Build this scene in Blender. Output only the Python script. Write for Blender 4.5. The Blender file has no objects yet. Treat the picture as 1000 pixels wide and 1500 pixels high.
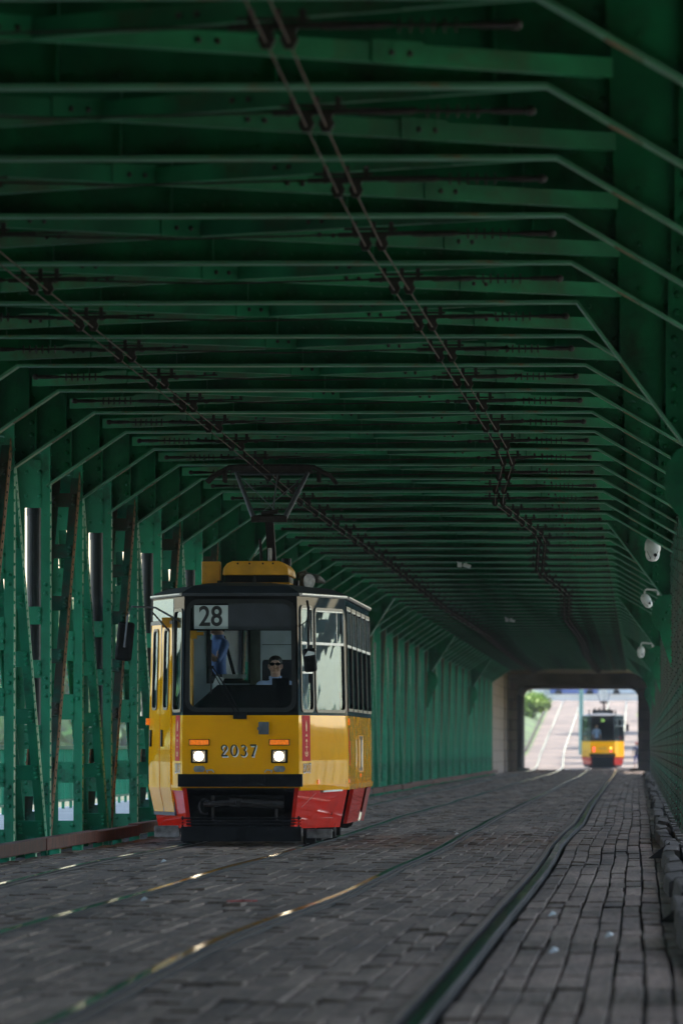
import bpy, math, random
from mathutils import Vector, Matrix
R = math.radians
random.seed(7)
sc = bpy.context.scene
# ------------------------------------------------------------------ camera
CZ = 1.16                      # eye height above the deck
F = 12600.0                    # focal length in photo pixels (1500 high)
cd = bpy.data.cameras.new('camera'); cam = bpy.data.objects.new('camera', cd)
sc.collection.objects.link(cam); sc.camera = cam
cam.location = (0, 0, CZ)
cam.rotation_euler = (R(90) + math.atan(346 / F), 0, math.atan(435 / F))
cd.sensor_fit = 'VERTICAL'; cd.sensor_height = 36; cd.sensor_width = 24; cd.lens = F * 36 / 1500
cd.clip_start = 1; cd.clip_end = 6000
cd.dof.use_dof = True; cd.dof.focus_distance = 102; cd.dof.aperture_fstop = 6.3; cd.dof.aperture_blades = 0
# ------------------------------------------------------------------ sky, sun, exposure
SUN_EL, SUN_AZ = R(58), R(38)
w = bpy.data.worlds.new('World'); sc.world = w; w.use_nodes = True
nt = w.node_tree
sky = nt.nodes.new('ShaderNodeTexSky'); sky.sky_type = 'NISHITA'; sky.sun_disc = False
sky.sun_elevation = SUN_EL; sky.sun_rotation = SUN_AZ; sky.air_density = 1.3; sky.dust_density = 1.5; sky.ozone_density = 1.0
bg = nt.nodes['Background']; nt.links.new(sky.outputs[0], bg.inputs[0]); bg.inputs[1].default_value = 0.15
sd = bpy.data.lights.new('sun', 'SUN'); sd.energy = 3.0; sd.angle = R(0.5); sd.color = (1, .95, .87)
so = bpy.data.objects.new('sun', sd); sc.collection.objects.link(so); so.location = (60, 60, 120)
sv = Vector((math.sin(SUN_AZ) * math.cos(SUN_EL), math.cos(SUN_AZ) * math.cos(SUN_EL), math.sin(SUN_EL)))
so.rotation_euler = (-sv).to_track_quat('-Z', 'Y').to_euler()
sc.view_settings.view_transform = 'Standard'; sc.view_settings.look = 'None'
sc.view_settings.exposure = 1.85; sc.view_settings.gamma = 1
sc.render.engine = 'CYCLES'
sc.cycles.use_denoising = True; sc.cycles.max_bounces = 8; sc.cycles.diffuse_bounces = 4
sc.cycles.glossy_bounces = 4; sc.cycles.transparent_max_bounces = 12; sc.cycles.sample_clamp_indirect = 6
sc.cycles.caustics_reflective = False; sc.cycles.caustics_refractive = False

# ------------------------------------------------------------------ materials
def nodes(name):
    m = bpy.data.materials.new(name); m.use_nodes = True
    return m, m.node_tree, m.node_tree.nodes['Principled BSDF']
def mat(name, col, rough=.6, metal=0, var=.12, scale=6, bump=0, bscale=40, coat=0, spec=None, emis=None, stre=0, dark=None, dthr=(.5, .7), stretch=None):
    """procedural paint/stone: base colour broken by two noises, optional second colour in patches, bump"""
    m, t, b = nodes(name)
    tc = t.nodes.new('ShaderNodeTexCoord'); src = tc.outputs['Object']
    if stretch:
        mp = t.nodes.new('ShaderNodeMapping'); mp.inputs['Scale'].default_value = stretch
        t.links.new(src, mp.inputs[0]); src = mp.outputs[0]
    n = t.nodes.new('ShaderNodeTexNoise'); n.inputs['Scale'].default_value = scale; n.inputs['Detail'].default_value = 6
    t.links.new(src, n.inputs[0])
    r = t.nodes.new('ShaderNodeValToRGB')
    lo = [max(0, c * (1 - var * 2)) for c in col]; hi = [min(1, c * (1 + var * 2)) for c in col]
    r.color_ramp.elements[0].position = .3; r.color_ramp.elements[0].color = (*lo, 1)
    r.color_ramp.elements[1].position = .7; r.color_ramp.elements[1].color = (*hi, 1)
    t.links.new(n.outputs['Fac'], r.inputs[0]); out = r.outputs[0]
    if dark:
        n2 = t.nodes.new('ShaderNodeTexNoise'); n2.inputs['Scale'].default_value = scale * .7; n2.inputs['Detail'].default_value = 9
        n2.inputs['Roughness'].default_value = .7
        mp2 = t.nodes.new('ShaderNodeMapping'); mp2.inputs['Location'].default_value = (3.1, 7.7, 1.3)
        t.links.new(src, mp2.inputs[0]); t.links.new(mp2.outputs[0], n2.inputs[0])
        r2 = t.nodes.new('ShaderNodeValToRGB'); r2.color_ramp.elements[0].position = dthr[0]; r2.color_ramp.elements[1].position = dthr[1]
        t.links.new(n2.outputs['Fac'], r2.inputs[0])
        mx = t.nodes.new('ShaderNodeMix'); mx.data_type = 'RGBA'
        t.links.new(r2.outputs[0], mx.inputs[0]); t.links.new(out, mx.inputs[6]); mx.inputs[7].default_value = (*dark, 1)
        out = mx.outputs[2]
    t.links.new(out, b.inputs['Base Color'])
    rr = t.nodes.new('ShaderNodeMapRange'); rr.inputs[3].default_value = max(.02, rough - .08); rr.inputs[4].default_value = min(1, rough + .08)
    t.links.new(n.outputs['Fac'], rr.inputs[0]); t.links.new(rr.outputs[0], b.inputs['Roughness'])
    b.inputs['Metallic'].default_value = metal
    if coat: b.inputs['Coat Weight'].default_value = coat; b.inputs['Coat Roughness'].default_value = .025
    if spec is not None: b.inputs['Specular IOR Level'].default_value = spec
    if emis: b.inputs['Emission Color'].default_value = (*emis, 1); b.inputs['Emission Strength'].default_value = stre
    if bump:
        n3 = t.nodes.new('ShaderNodeTexNoise'); n3.inputs['Scale'].default_value = bscale; n3.inputs['Detail'].default_value = 5
        t.links.new(src, n3.inputs[0])
        bp = t.nodes.new('ShaderNodeBump'); bp.inputs['Strength'].default_value = bump; bp.inputs['Distance'].default_value = .02
        t.links.new(n3.outputs['Fac'], bp.inputs['Height']); t.links.new(bp.outputs[0], b.inputs['Normal'])
    return m
def add_obj_random(m, amt=.25):
    """each object / plank of this material gets its own brightness"""
    t = m.node_tree; b = t.nodes['Principled BSDF']; l = b.inputs['Base Color'].links[0]; src = l.from_socket
    oi = t.nodes.new('ShaderNodeObjectInfo'); mr = t.nodes.new('ShaderNodeMapRange')
    mr.inputs[3].default_value = 1 - amt; mr.inputs[4].default_value = 1 + amt
    t.links.new(oi.outputs['Random'], mr.inputs[0])
    hs = t.nodes.new('ShaderNodeHueSaturation'); t.links.new(mr.outputs[0], hs.inputs['Value'])
    t.links.new(src, hs.inputs['Color']); t.links.new(hs.outputs[0], b.inputs['Base Color'])
    return m
GREEN = (.014, .215, .112)
M = {}
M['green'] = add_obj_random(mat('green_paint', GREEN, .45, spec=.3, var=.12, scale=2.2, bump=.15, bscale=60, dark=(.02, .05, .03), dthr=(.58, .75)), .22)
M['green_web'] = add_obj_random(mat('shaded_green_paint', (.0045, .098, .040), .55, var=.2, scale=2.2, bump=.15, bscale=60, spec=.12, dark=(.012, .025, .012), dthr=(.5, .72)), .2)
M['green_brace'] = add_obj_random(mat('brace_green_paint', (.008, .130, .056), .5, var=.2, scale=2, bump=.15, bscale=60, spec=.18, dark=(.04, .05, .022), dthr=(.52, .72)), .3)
M['green_old_shade'] = add_obj_random(mat('weathered_shade_green_paint', (.017, .082, .050), .6, spec=.2, var=.2, scale=3, bump=.25, bscale=60, dark=(.055, .05, .035), dthr=(.42, .6)), .25)
M['green_fl'] = mat('green_paint_flange', (.05, .19, .11), .38, var=.1, scale=3, bump=.2, bscale=50, dark=(.16, .085, .035), dthr=(.57, .68))
M['rustp'] = mat('flaking_paint', (.05, .10, .05), .8, var=.3, scale=9, bump=.4, dark=(.20, .10, .045), dthr=(.42, .55))
M['rust'] = mat('rusty_edge', (.16, .075, .025), .8, var=.3, scale=14, bump=.3)
M['redbeam'] = add_obj_random(mat('red_oxide_beam', (.075, .027, .020), .75, spec=.2, var=.25, scale=4, bump=.3, dark=(.04, .025, .02)), .35)
M['deck'] = mat('concrete_deck', (.12, .12, .11), .9, var=.2, scale=.6, bump=.3, bscale=8)
M['walk'] = mat('walkway_paving', (.58, .56, .52), .85, var=.1, scale=1, bump=.2)
M['base'] = mat('dirt_bed', (.025, .02, .017), .95, var=.3, scale=5, bump=.6)
M['steel'] = mat('galvanised_steel', (.42, .43, .44), .4, .8, var=.12, scale=9)
M['black'] = mat('black_plastic', (.007, .007, .008), .5, var=.2, scale=8, bump=.08, spec=.12)
M['blackm'] = mat('black_matt', (.006, .006, .007), .75, spec=.15, var=.25, scale=8, bump=.1)
M['iron'] = mat('dark_iron_hardware', (.016, .011, .010), .7, .2, var=.35, scale=18, bump=.2)
M['pipe'] = mat('black_drainpipe', (.022, .022, .028), .4, var=.15, scale=3)
M['white'] = mat('white_plastic', (.62, .63, .62), .35, var=.05, scale=8)
M['yellow'] = mat('yellow_tram_paint', (.96, .405, .004), .5, var=.03, scale=1.5, coat=.7, spec=.0, bump=.015, bscale=5, dark=(.62, .27, .012), dthr=(.52, .85))
M['yellowd'] = mat('dusty_yellow_paint', (.66, .30, .012), .45, var=.1, scale=5, dark=(.28, .13, .01), dthr=(.55, .8))
M['red'] = mat('red_tram_paint', (.62, .020, .009), .5, var=.07, scale=2.5, coat=.6, spec=.0, dark=(.30, .012, .010), dthr=(.55, .8))
M['slate'] = mat('slate_tram_paint', (.030, .048, .058), .5, var=.1, scale=3, coat=.25, spec=.0)
M['roof'] = mat('tram_roof_paint', (.022, .026, .034), .5, var=.2, scale=4, bump=.1)
M['lining'] = mat('grey_cab_lining', (.48, .54, .56), .6, var=.08, scale=4)
M['beige'] = mat('cream_pillar', (.30, .32, .24), .6, var=.08)
M['glassfr'] = mat('rubber_seal', (.008, .009, .011), .35, var=.2, scale=20)
M['orange'] = mat('amber_lens', (.75, .13, .01), .2, var=.15, scale=40, coat=.6, emis=(1, .25, .02), stre=.12)
M['sticker'] = mat('red_crest_strip', (.50, .015, .02), .6, var=.08, scale=8, spec=.05)
M['gold'] = mat('gold_lettering', (.75, .35, .12), .4)
M['signw'] = mat('sign_board', (.50, .56, .55), .5, var=.05, scale=8)
M['txtb'] = mat('black_lettering', (.006, .006, .007), .5)
M['txtw'] = mat('white_lettering', (.85, .85, .86), .5)
M['skin'] = mat('skin', (.58, .34, .24), .5, var=.08, scale=30)
M['shirt'] = mat('pale_blue_shirt', (.42, .52, .72), .8, var=.06, scale=12, bump=.3, bscale=14)
M['shirtb'] = mat('blue_shirt', (.16, .25, .50), .8, var=.08, scale=12, bump=.5, bscale=10)
M['shirtg'] = mat('dark_grey_top', (.07, .075, .12), .8, var=.2, scale=12)
M['trous'] = mat('dark_trousers', (.02, .022, .03), .8, var=.2, scale=12)
M['bluetr'] = mat('blue_shorts', (.02, .04, .28), .8, var=.2, scale=12)
M['hair'] = mat('dark_hair', (.018, .013, .011), .6, var=.2, scale=60, bump=.5)
M['redcap'] = mat('red_cloth', (.42, .03, .03), .8, var=.2)
M['rail'] = mat('polished_rail', (.36, .36, .38), .12, 1, var=.08, scale=3, bump=.02, bscale=3, stretch=(1, .25, 1))
M['railr'] = mat('rusty_rail_side', (.012, .009, .008), .85, 0, var=.3, scale=14, bump=.3)
M['lip'] = mat('brown_rail_lip', (.20, .145, .115), .5, .2, var=.3, scale=14, bump=.2)
M['copper'] = mat('copper_contact_wire', (.065, .036, .022), .7, 0, spec=.2, var=.2)
M['stone'] = None; M['grass'] = mat('grass', (.05, .085, .016), .9, var=.4, scale=.25, bump=.6, bscale=3)
M['gravel'] = mat('pale_ballast', (.155, .112, .084), .9, var=.3, scale=.5, bump=.7, bscale=6, dark=(.085, .062, .05), dthr=(.45, .65))
M['leaf'] = mat('leaves', (.08, .17, .025), .7, var=.4, scale=.8)
M['leafy'] = mat('light_leaves', (.22, .32, .03), .7, var=.35, scale=.8)
M['bark'] = mat('bark', (.07, .05, .035), .9, var=.3, scale=6, bump=.6)
M['dirtg'] = mat('river_bank_soil', (.10, .11, .05), .95, var=.3, scale=.05, bump=.4, bscale=.5)
M['asphalt'] = mat('asphalt', (.06, .06, .06), .9, var=.15, scale=2)
M['wall_pale'] = mat('pale_render', (.80, .74, .66), .9, var=.06, scale=.4)
M['seat'] = mat('dark_seat_fabric', (.02, .022, .028), .8, var=.2, scale=14)
M['poster'] = mat('grey_metal_box', (.10, .11, .13), .45, .3, var=.15, scale=14)
M['pale_alu'] = mat('dull_aluminium', (.22, .21, .20), .55, .7, var=.3, scale=10, bump=.2)
M['concrete'] = mat('dark_tunnel_concrete', (.055, .05, .048), .9, var=.25, scale=.8, bump=.4, bscale=8)

def emit(name, col, st):
    m, t, b = nodes(name)
    n = t.nodes.new('ShaderNodeTexNoise'); n.inputs['Scale'].default_value = 30
    mx = t.nodes.new('ShaderNodeMapRange'); mx.inputs[3].default_value = st * .7; mx.inputs[4].default_value = st * 1.3
    t.links.new(n.outputs['Fac'], mx.inputs[0]); t.links.new(mx.outputs[0], b.inputs['Emission Strength'])
    b.inputs['Emission Color'].default_value = (*col, 1); b.inputs['Base Color'].default_value = (.12, .12, .12, 1)
    return m
M['lamp'] = emit('headlight_bulb', (1, .84, .58), 18)
M['lampsoft'] = emit('lit_headlight_glass', (1, .78, .5), .05)
M['tail'] = emit('lit_tail_lamp', (1, .06, .02), 1.6)
M['tailo'] = emit('lit_amber_lamp', (1, .35, .03), 2.4)

def glass(name, tint=(.82, .88, .9), ior=1.5, refl=1.0, wav=.0):
    m = bpy.data.materials.new(name); m.use_nodes = True; t = m.node_tree; t.nodes.clear()
    o = t.nodes.new('ShaderNodeOutputMaterial'); mx = t.nodes.new('ShaderNodeMixShader')
    tr = t.nodes.new('ShaderNodeBsdfTransparent'); tr.inputs[0].default_value = (*tint, 1)
    gl = t.nodes.new('ShaderNodeBsdfGlossy'); gl.inputs['Roughness'].default_value = .015; gl.inputs['Color'].default_value = (.62, .84, 1, 1)
    fr = t.nodes.new('ShaderNodeFresnel'); fr.inputs[0].default_value = ior
    mul = t.nodes.new('ShaderNodeMath'); mul.operation = 'MULTIPLY'; mul.use_clamp = True; mul.inputs[1].default_value = refl
    n = t.nodes.new('ShaderNodeTexNoise'); n.inputs['Scale'].default_value = 1.3
    tc = t.nodes.new('ShaderNodeTexCoord'); t.links.new(tc.outputs['Object'], n.inputs[0])
    bp = t.nodes.new('ShaderNodeBump'); bp.inputs['Strength'].default_value = wav; bp.inputs['Distance'].default_value = .05
    t.links.new(n.outputs['Fac'], bp.inputs['Height']); t.links.new(bp.outputs[0], gl.inputs['Normal'])
    t.links.new(fr.outputs[0], mul.inputs[0]); t.links.new(mul.outputs[0], mx.inputs[0])
    t.links.new(tr.outputs[0], mx.inputs[1]); t.links.new(gl.outputs[0], mx.inputs[2]); t.links.new(mx.outputs[0], o.inputs[0])
    return m
M['glass'] = glass('clear_windscreen', (.93, .96, .97), 1.4, .8)
M['glasss'] = glass('tinted_side_glass', (.78, .86, .90), 1.45, .95, .05)

def plank_material():
    m, t, b = nodes('worn_timber_paving')
    at = t.nodes.new('ShaderNodeAttribute'); at.attribute_name = 'rnd'
    tc = t.nodes.new('ShaderNodeTexCoord')
    mp = t.nodes.new('ShaderNodeMapping'); mp.inputs['Scale'].default_value = (26, 1.6, 26); t.links.new(tc.outputs['Object'], mp.inputs[0])
    n = t.nodes.new('ShaderNodeTexNoise'); n.inputs['Scale'].default_value = 1; n.inputs['Detail'].default_value = 8; t.links.new(mp.outputs[0], n.inputs[0])
    mp2 = t.nodes.new('ShaderNodeMapping'); mp2.inputs['Scale'].default_value = (1.6, .09, 1); t.links.new(tc.outputs['Object'], mp2.inputs[0])
    n2 = t.nodes.new('ShaderNodeTexNoise'); n2.inputs['Scale'].default_value = 1; n2.inputs['Detail'].default_value = 4; t.links.new(mp2.outputs[0], n2.inputs[0])
    r = t.nodes.new('ShaderNodeValToRGB'); e = r.color_ramp.elements
    e[0].position = .1; e[0].color = (.052, .035, .028, 1); e[1].position = .9; e[1].color = (.285, .200, .152, 1)
    x = e.new(.5); x.color = (.152, .103, .077, 1)
    ad = t.nodes.new('ShaderNodeMath'); ad.operation = 'MULTIPLY_ADD'; ad.inputs[1].default_value = .28
    t.links.new(at.outputs['Fac'], ad.inputs[0])
    a2 = t.nodes.new('ShaderNodeMath'); a2.operation = 'MULTIPLY_ADD'; a2.inputs[1].default_value = .9
    t.links.new(n.outputs['Fac'], a2.inputs[0]); 
    a3 = t.nodes.new('ShaderNodeMath'); a3.operation = 'MULTIPLY_ADD'; a3.inputs[1].default_value = 1.2; a3.inputs[2].default_value = -.70
    t.links.new(n2.outputs['Fac'], a3.inputs[0]); t.links.new(a3.outputs[0], a2.inputs[2]); t.links.new(a2.outputs[0], ad.inputs[2])
    t.links.new(ad.outputs[0], r.inputs[0]); t.links.new(r.outputs[0], b.inputs['Base Color'])
    b.inputs['Roughness'].default_value = .7; b.inputs['Specular IOR Level'].default_value = .3
    bp = t.nodes.new('ShaderNodeBump'); bp.inputs['Strength'].default_value = .8; bp.inputs['Distance'].default_value = .015
    t.links.new(n.outputs['Fac'], bp.inputs['Height']); t.links.new(bp.outputs[0], b.inputs['Normal'])
    return m
M['plank'] = plank_material()
def brick_material(name, c1, c2, mortar, sx, sz, axis='XZ'):
    m, t, b = nodes(name)
    tc = t.nodes.new('ShaderNodeTexCoord'); sp = t.nodes.new('ShaderNodeSeparateXYZ'); cb = t.nodes.new('ShaderNodeCombineXYZ')
    t.links.new(tc.outputs['Object'], sp.inputs[0])
    ad = t.nodes.new('ShaderNodeMath'); t.links.new(sp.outputs['X'], ad.inputs[0]); t.links.new(sp.outputs['Y'], ad.inputs[1])
    t.links.new(ad.outputs[0], cb.inputs['X']); t.links.new(sp.outputs['Z'], cb.inputs['Y'])
    br = t.nodes.new('ShaderNodeTexBrick'); t.links.new(cb.outputs[0], br.inputs[0])
    br.inputs['Color1'].default_value = (*c1, 1); br.inputs['Color2'].default_value = (*c2, 1); br.inputs['Mortar'].default_value = (*mortar, 1)
    br.inputs['Scale'].default_value = 1; br.inputs['Brick Width'].default_value = sx; br.inputs['Row Height'].default_value = sz
    br.inputs['Mortar Size'].default_value = .02
    n = t.nodes.new('ShaderNodeTexNoise'); n.inputs['Scale'].default_value = 2.5; n.inputs['Detail'].default_value = 7
    t.links.new(tc.outputs['Object'], n.inputs[0])
    mx = t.nodes.new('ShaderNodeMix'); mx.data_type = 'RGBA'; mx.blend_type = 'MULTIPLY'; mx.inputs[0].default_value = .35
    t.links.new(br.outputs['Color'], mx.inputs[6]); t.links.new(n.outputs['Color'], mx.inputs[7]); t.links.new(mx.outputs[2], b.inputs['Base Color'])
    b.inputs['Roughness'].default_value = .9
    bp = t.nodes.new('ShaderNodeBump'); bp.inputs['Strength'].default_value = .6; bp.inputs['Distance'].default_value = .03
    t.links.new(br.outputs['Fac'], bp.inputs['Height']); bp.invert = True; t.links.new(bp.outputs[0], b.inputs['Normal'])
    return m
M['stone'] = brick_material('abutment_stone', (.36, .27, .21), (.23, .18, .15), (.13, .11, .10), 1.0, .52)
def water_material():
    m, t, b = nodes('river_water'); b.inputs['Base Color'].default_value = (.03, .05, .05, 1); b.inputs['Roughness'].default_value = .08
    n = t.nodes.new('ShaderNodeTexNoise'); n.inputs['Scale'].default_value = .6; n.inputs['Detail'].default_value = 4
    tc = t.nodes.new('ShaderNodeTexCoord'); t.links.new(tc.outputs['Object'], n.inputs[0])
    bp = t.nodes.new('ShaderNodeBump'); bp.inputs['Strength'].default_value = .5; bp.inputs['Distance'].default_value = .3
    t.links.new(n.outputs['Fac'], bp.inputs['Height']); t.links.new(bp.outputs[0], b.inputs['Normal']); return m
M['water'] = water_material()

# ------------------------------------------------------------------ mesh helpers
COL = sc.collection
class MB:
    def __init__(s): s.v = []; s.f = []; s.m = []; s.cur = 0; s.sm = False
    def add(s, vs, fs):
        o = len(s.v); s.v += [tuple(p) for p in vs]
        for f in fs: s.f.append(tuple(o + i for i in f)); s.m.append(s.cur)
        return s
    def box(s, x0, x1, y0, y1, z0, z1, T=None):
        vs = [Vector(p) for p in ((x0, y0, z0), (x1, y0, z0), (x1, y1, z0), (x0, y1, z0), (x0, y0, z1), (x1, y0, z1), (x1, y1, z1), (x0, y1, z1))]
        if T: vs = [T @ p for p in vs]
        return s.add(vs, [(0, 3, 2, 1), (4, 5, 6, 7), (0, 1, 5, 4), (1, 2, 6, 5), (2, 3, 7, 6), (3, 0, 4, 7)])
    def bar(s, a, b, w, h, up=(0, 0, 1)):
        """box beam from a to b: w across, h along up"""
        a = Vector(a); b = Vector(b); d = (b - a); L = d.length; d.normalize(); u = Vector(up)
        x = d.cross(u).normalized(); u = x.cross(d).normalized()
        vs = []
        for p in (a, b):
            for i, j in ((-1, -1), (1, -1), (1, 1), (-1, 1)): vs.append(p + x * (w / 2 * i) + u * (h / 2 * j))
        return s.add(vs, [(3, 2, 1, 0), (4, 5, 6, 7), (0, 1, 5, 4), (1, 2, 6, 5), (2, 3, 7, 6), (3, 0, 4, 7)])
    def tube(s, pts, r, n=8, cap=True):
        pts = [Vector(p) for p in pts]; rs = r if isinstance(r, (list, tuple)) else [r] * len(pts); vs = []; fs = []
        for i, p in enumerate(pts):
            d = (pts[min(i + 1, len(pts) - 1)] - pts[max(i - 1, 0)]).normalized()
            u = Vector((0, 0, 1)) if abs(d.z) < .9 else Vector((1, 0, 0))
            x = d.cross(u).normalized(); y = x.cross(d)
            for k in range(n):
                a = 2 * math.pi * k / n; vs.append(p + (x * math.cos(a) + y * math.sin(a)) * rs[i])
        for i in range(len(pts) - 1):
            for k in range(n): fs.append((i * n + k, i * n + (k + 1) % n, (i + 1) * n + (k + 1) % n, (i + 1) * n + k))
        if cap: fs += [tuple(range(n))[::-1], tuple((len(pts) - 1) * n + k for k in range(n))]
        return s.add(vs, fs)
    def rivet(s, p, nrm, r=.017):
        nrm = Vector(nrm).normalized(); u = Vector((0, 0, 1)) if abs(nrm.z) < .9 else Vector((1, 0, 0))
        x = nrm.cross(u).normalized(); y = x.cross(nrm); p = Vector(p); vs = []
        for rr, h in ((1, 0), (.75, .55)):
            for k in range(6):
                a = math.pi * k / 3; vs.append(p + (x * math.cos(a) + y * math.sin(a)) * r * rr + nrm * r * h)
        vs.append(p + nrm * r * .85)
        fs = [(k, (k + 1) % 6, 6 + (k + 1) % 6, 6 + k) for k in range(6)] + [(6 + k, 6 + (k + 1) % 6, 12) for k in range(6)]
        return s.add(vs, fs)
    def ell(s, c, r, T=None, nu=14, nv=9):
        c = Vector(c); vs = []; fs = []
        for i in range(nv + 1):
            th = math.pi * i / nv
            for k in range(nu):
                a = 2 * math.pi * k / nu; q = Vector((math.sin(th) * math.cos(a) * r[0], math.sin(th) * math.sin(a) * r[1], math.cos(th) * r[2]))
                if T: q = T @ q
                vs.append(c + q)
        for i in range(nv):
            for k in range(nu): fs.append((i * nu + k, (i + 1) * nu + k, (i + 1) * nu + (k + 1) % nu, i * nu + (k + 1) % nu))
        return s.add(vs, fs)
    def prism(s, poly, fn0, fn1):
        """poly of 2-D points, mapped by fn0 and fn1 to the two ends"""
        n = len(poly); vs = [fn0(p) for p in poly] + [fn1(p) for p in poly]
        return s.add(vs, [tuple(range(n))[::-1], tuple(range(n, 2 * n))] + [(i, (i + 1) % n, n + (i + 1) % n, n + i) for i in range(n)])
    def build(s, name, mats, parent=None, loc=None, bevel=0, smooth=False):
        me = bpy.data.meshes.new(name); me.from_pydata(s.v, [], s.f)
        for mm in (mats if isinstance(mats, (list, tuple)) else [mats]): me.materials.append(mm)
        for p, i in zip(me.polygons, s.m): p.material_index = i; p.use_smooth = smooth
        me.update(); o = bpy.data.objects.new(name, me); COL.objects.link(o)
        if parent: o.parent = parent
        if loc: o.location = loc
        if bevel:
            b = o.modifiers.new('bevel', 'BEVEL'); b.width = bevel; b.segments = 2; b.limit_method = 'ANGLE'
        return o
def tag(o, label=None, cat=None, group=None, kind=None):
    if label: o['label'] = label
    if cat: o['category'] = cat
    if group: o['group'] = group
    if kind: o['kind'] = kind
    return o
def empty(name, loc=(0, 0, 0), rz=0, parent=None):
    o = bpy.data.objects.new(name, None); COL.objects.link(o); o.location = loc; o.rotation_euler = (0, 0, rz); o.empty_display_size = .3
    if parent: o.parent = parent
    return o
KIDS = {}
def kids(o): return [c for c in bpy.data.objects if c.parent == o]
def copy_tree(o, parent=None, name=None):
    c = o.copy(); COL.objects.link(c)
    if parent is not None: c.parent = parent
    for ch in kids(o): copy_tree(ch, c)
    return c
def text_mesh(txt, size, ext=.002, bold=0, sx=1.0):
    cu = bpy.data.curves.new('t', 'FONT'); cu.body = txt; cu.size = size; cu.extrude = ext; cu.align_x = 'CENTER'; cu.align_y = 'CENTER'; cu.offset = bold
    o = bpy.data.objects.new('t', cu); COL.objects.link(o); bpy.context.view_layer.update()
    me = bpy.data.meshes.new_from_object(o.evaluated_get(bpy.context.evaluated_depsgraph_get()))
    COL.objects.unlink(o); bpy.data.objects.remove(o)
    for v in me.vertices: v.co.x *= sx
    return me
def interp(tab, y):
    if y <= tab[0][0]: return tab[0][1]
    for (a, p), (b, q) in zip(tab, tab[1:]):
        if y <= b: return p + (q - p) * (y - a) / (b - a)
    return tab[-1][1]
def smoothnoise(y, seed, per):
    i = math.floor(y / per); f = y / per - i; f = f * f * (3 - 2 * f)
    g = lambda k: random.Random(k * 7919 + seed).uniform(-1, 1)
    return g(i) * (1 - f) + g(i + 1) * f

# ------------------------------------------------------------------ layout numbers
RIB0, PITCH, KMIN, KMAX = 46.07, 5.6, -2, 61
FL = CZ + 3.55                 # underside of the cross beams
XL, XR = -6.6, .5              # inner faces of the two trusses
CL, CR = -5.75, -.49           # corners where the knees start
YE = 390                       # end of the steel span
YP, YQ = 439, 468              # stone portal, from face to exit
def gz(y):                     # height of the running surface
    if y < YQ: return .012 * smoothnoise(y, 5, 17) if y > 20 else 0
    return interp([(YQ, 0), (490, 0), (572, .93), (724, 5.1), (760, 5.6), (900, 5.8), (3000, 6)], y)
def ribs(): return range(KMIN, KMAX + 1)
def ry(k): return RIB0 + PITCH * k
PORT = {4, 16, 28, 40, 52}

# ------------------------------------------------------------------ ground, river, banks
def struct(mb, name, m, **k):
    o = mb.build(name, m, **k); o['kind'] = 'structure'; return o
g = MB(); ys = [-60, 20] + list(range(40, YQ + 1, 10)); n = len(ys)
for y in ys: g.v += [(-7.05, y, gz(y) - .06), (.95, y, gz(y) - .06)]
for i in range(n - 1): g.f.append((2 * i, 2 * i + 1, 2 * i + 3, 2 * i + 2)); g.m.append(0)
struct(g, 'deck_bed', M['base'])
struct(MB().box(-7.05, .95, -60, YE + 10, -1.2, -.3), 'lower_deck', M['deck'])
struct(MB().box(-10.2, -7.1, -60, YE + 20, -.25, .12), 'left_walkway', M['walk'])
struct(MB().box(1.0, 4.1, -60, YE + 20, -.25, .12), 'right_walkway', M['walk'])
struct(MB().add([(-3000, -2500, -9), (3000, -2500, -9), (3000, 372, -9), (-3000, 372, -9)], [(0, 1, 2, 3)]), 'river', M['water'])
g = MB()
for x0, x1 in ((-3000, -14), (8, 3000)):
    prof = [(366, -10), (380, -6), (405, -2.2), (430, -.6), (480, -.2), (572, .8), (724, 5.0), (900, 5.6), (4000, 6)]
    for (a, p), (b, q) in zip(prof, prof[1:]): g.add([(x0, a, p), (x1, a, p), (x1, b, q), (x0, b, q)], [(0, 1, 2, 3)])
struct(g, 'river_bank', M['dirtg'])
g = MB()
for a, b, z0, z1 in ((386, 410, -9, -.35), (410, YQ, -.35, -.35)):
    g.add([(-14, a, z0), (8, a, z0), (8, b, z1), (-14, b, z1)], [(0, 1, 2, 3)])
ypts = list(range(YQ, 758, 10)) + [760, 900, 4000]
struct(g, 'abutment_ground', M['dirtg'])
g = MB()
for a, b in zip(ypts, ypts[1:]):
    g.add([(-7.3, a, gz(a) - .05), (2.4, a, gz(a) - .05), (2.4, b, gz(b) - .05), (-7.3, b, gz(b) - .05)], [(0, 1, 2, 3)])
struct(g, 'track_bed', M['gravel'])
g = MB(); rnd = random.Random(3)
for a, b in zip(ypts, ypts[1:]):
    for (x0, za, x1, zb) in ((-7.3, -.05, -14, 2.4), (2.4, -.05, 8, 1.8)):
        g.add([(x0, a, gz(a) + za), (x1, a, gz(a) + zb), (x1, b, gz(b) + zb), (x0, b, gz(b) + za)], [(0, 1, 2, 3) if x1 > x0 else (3, 2, 1, 0)])
struct(g, 'grass_bank', M['grass'])

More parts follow.
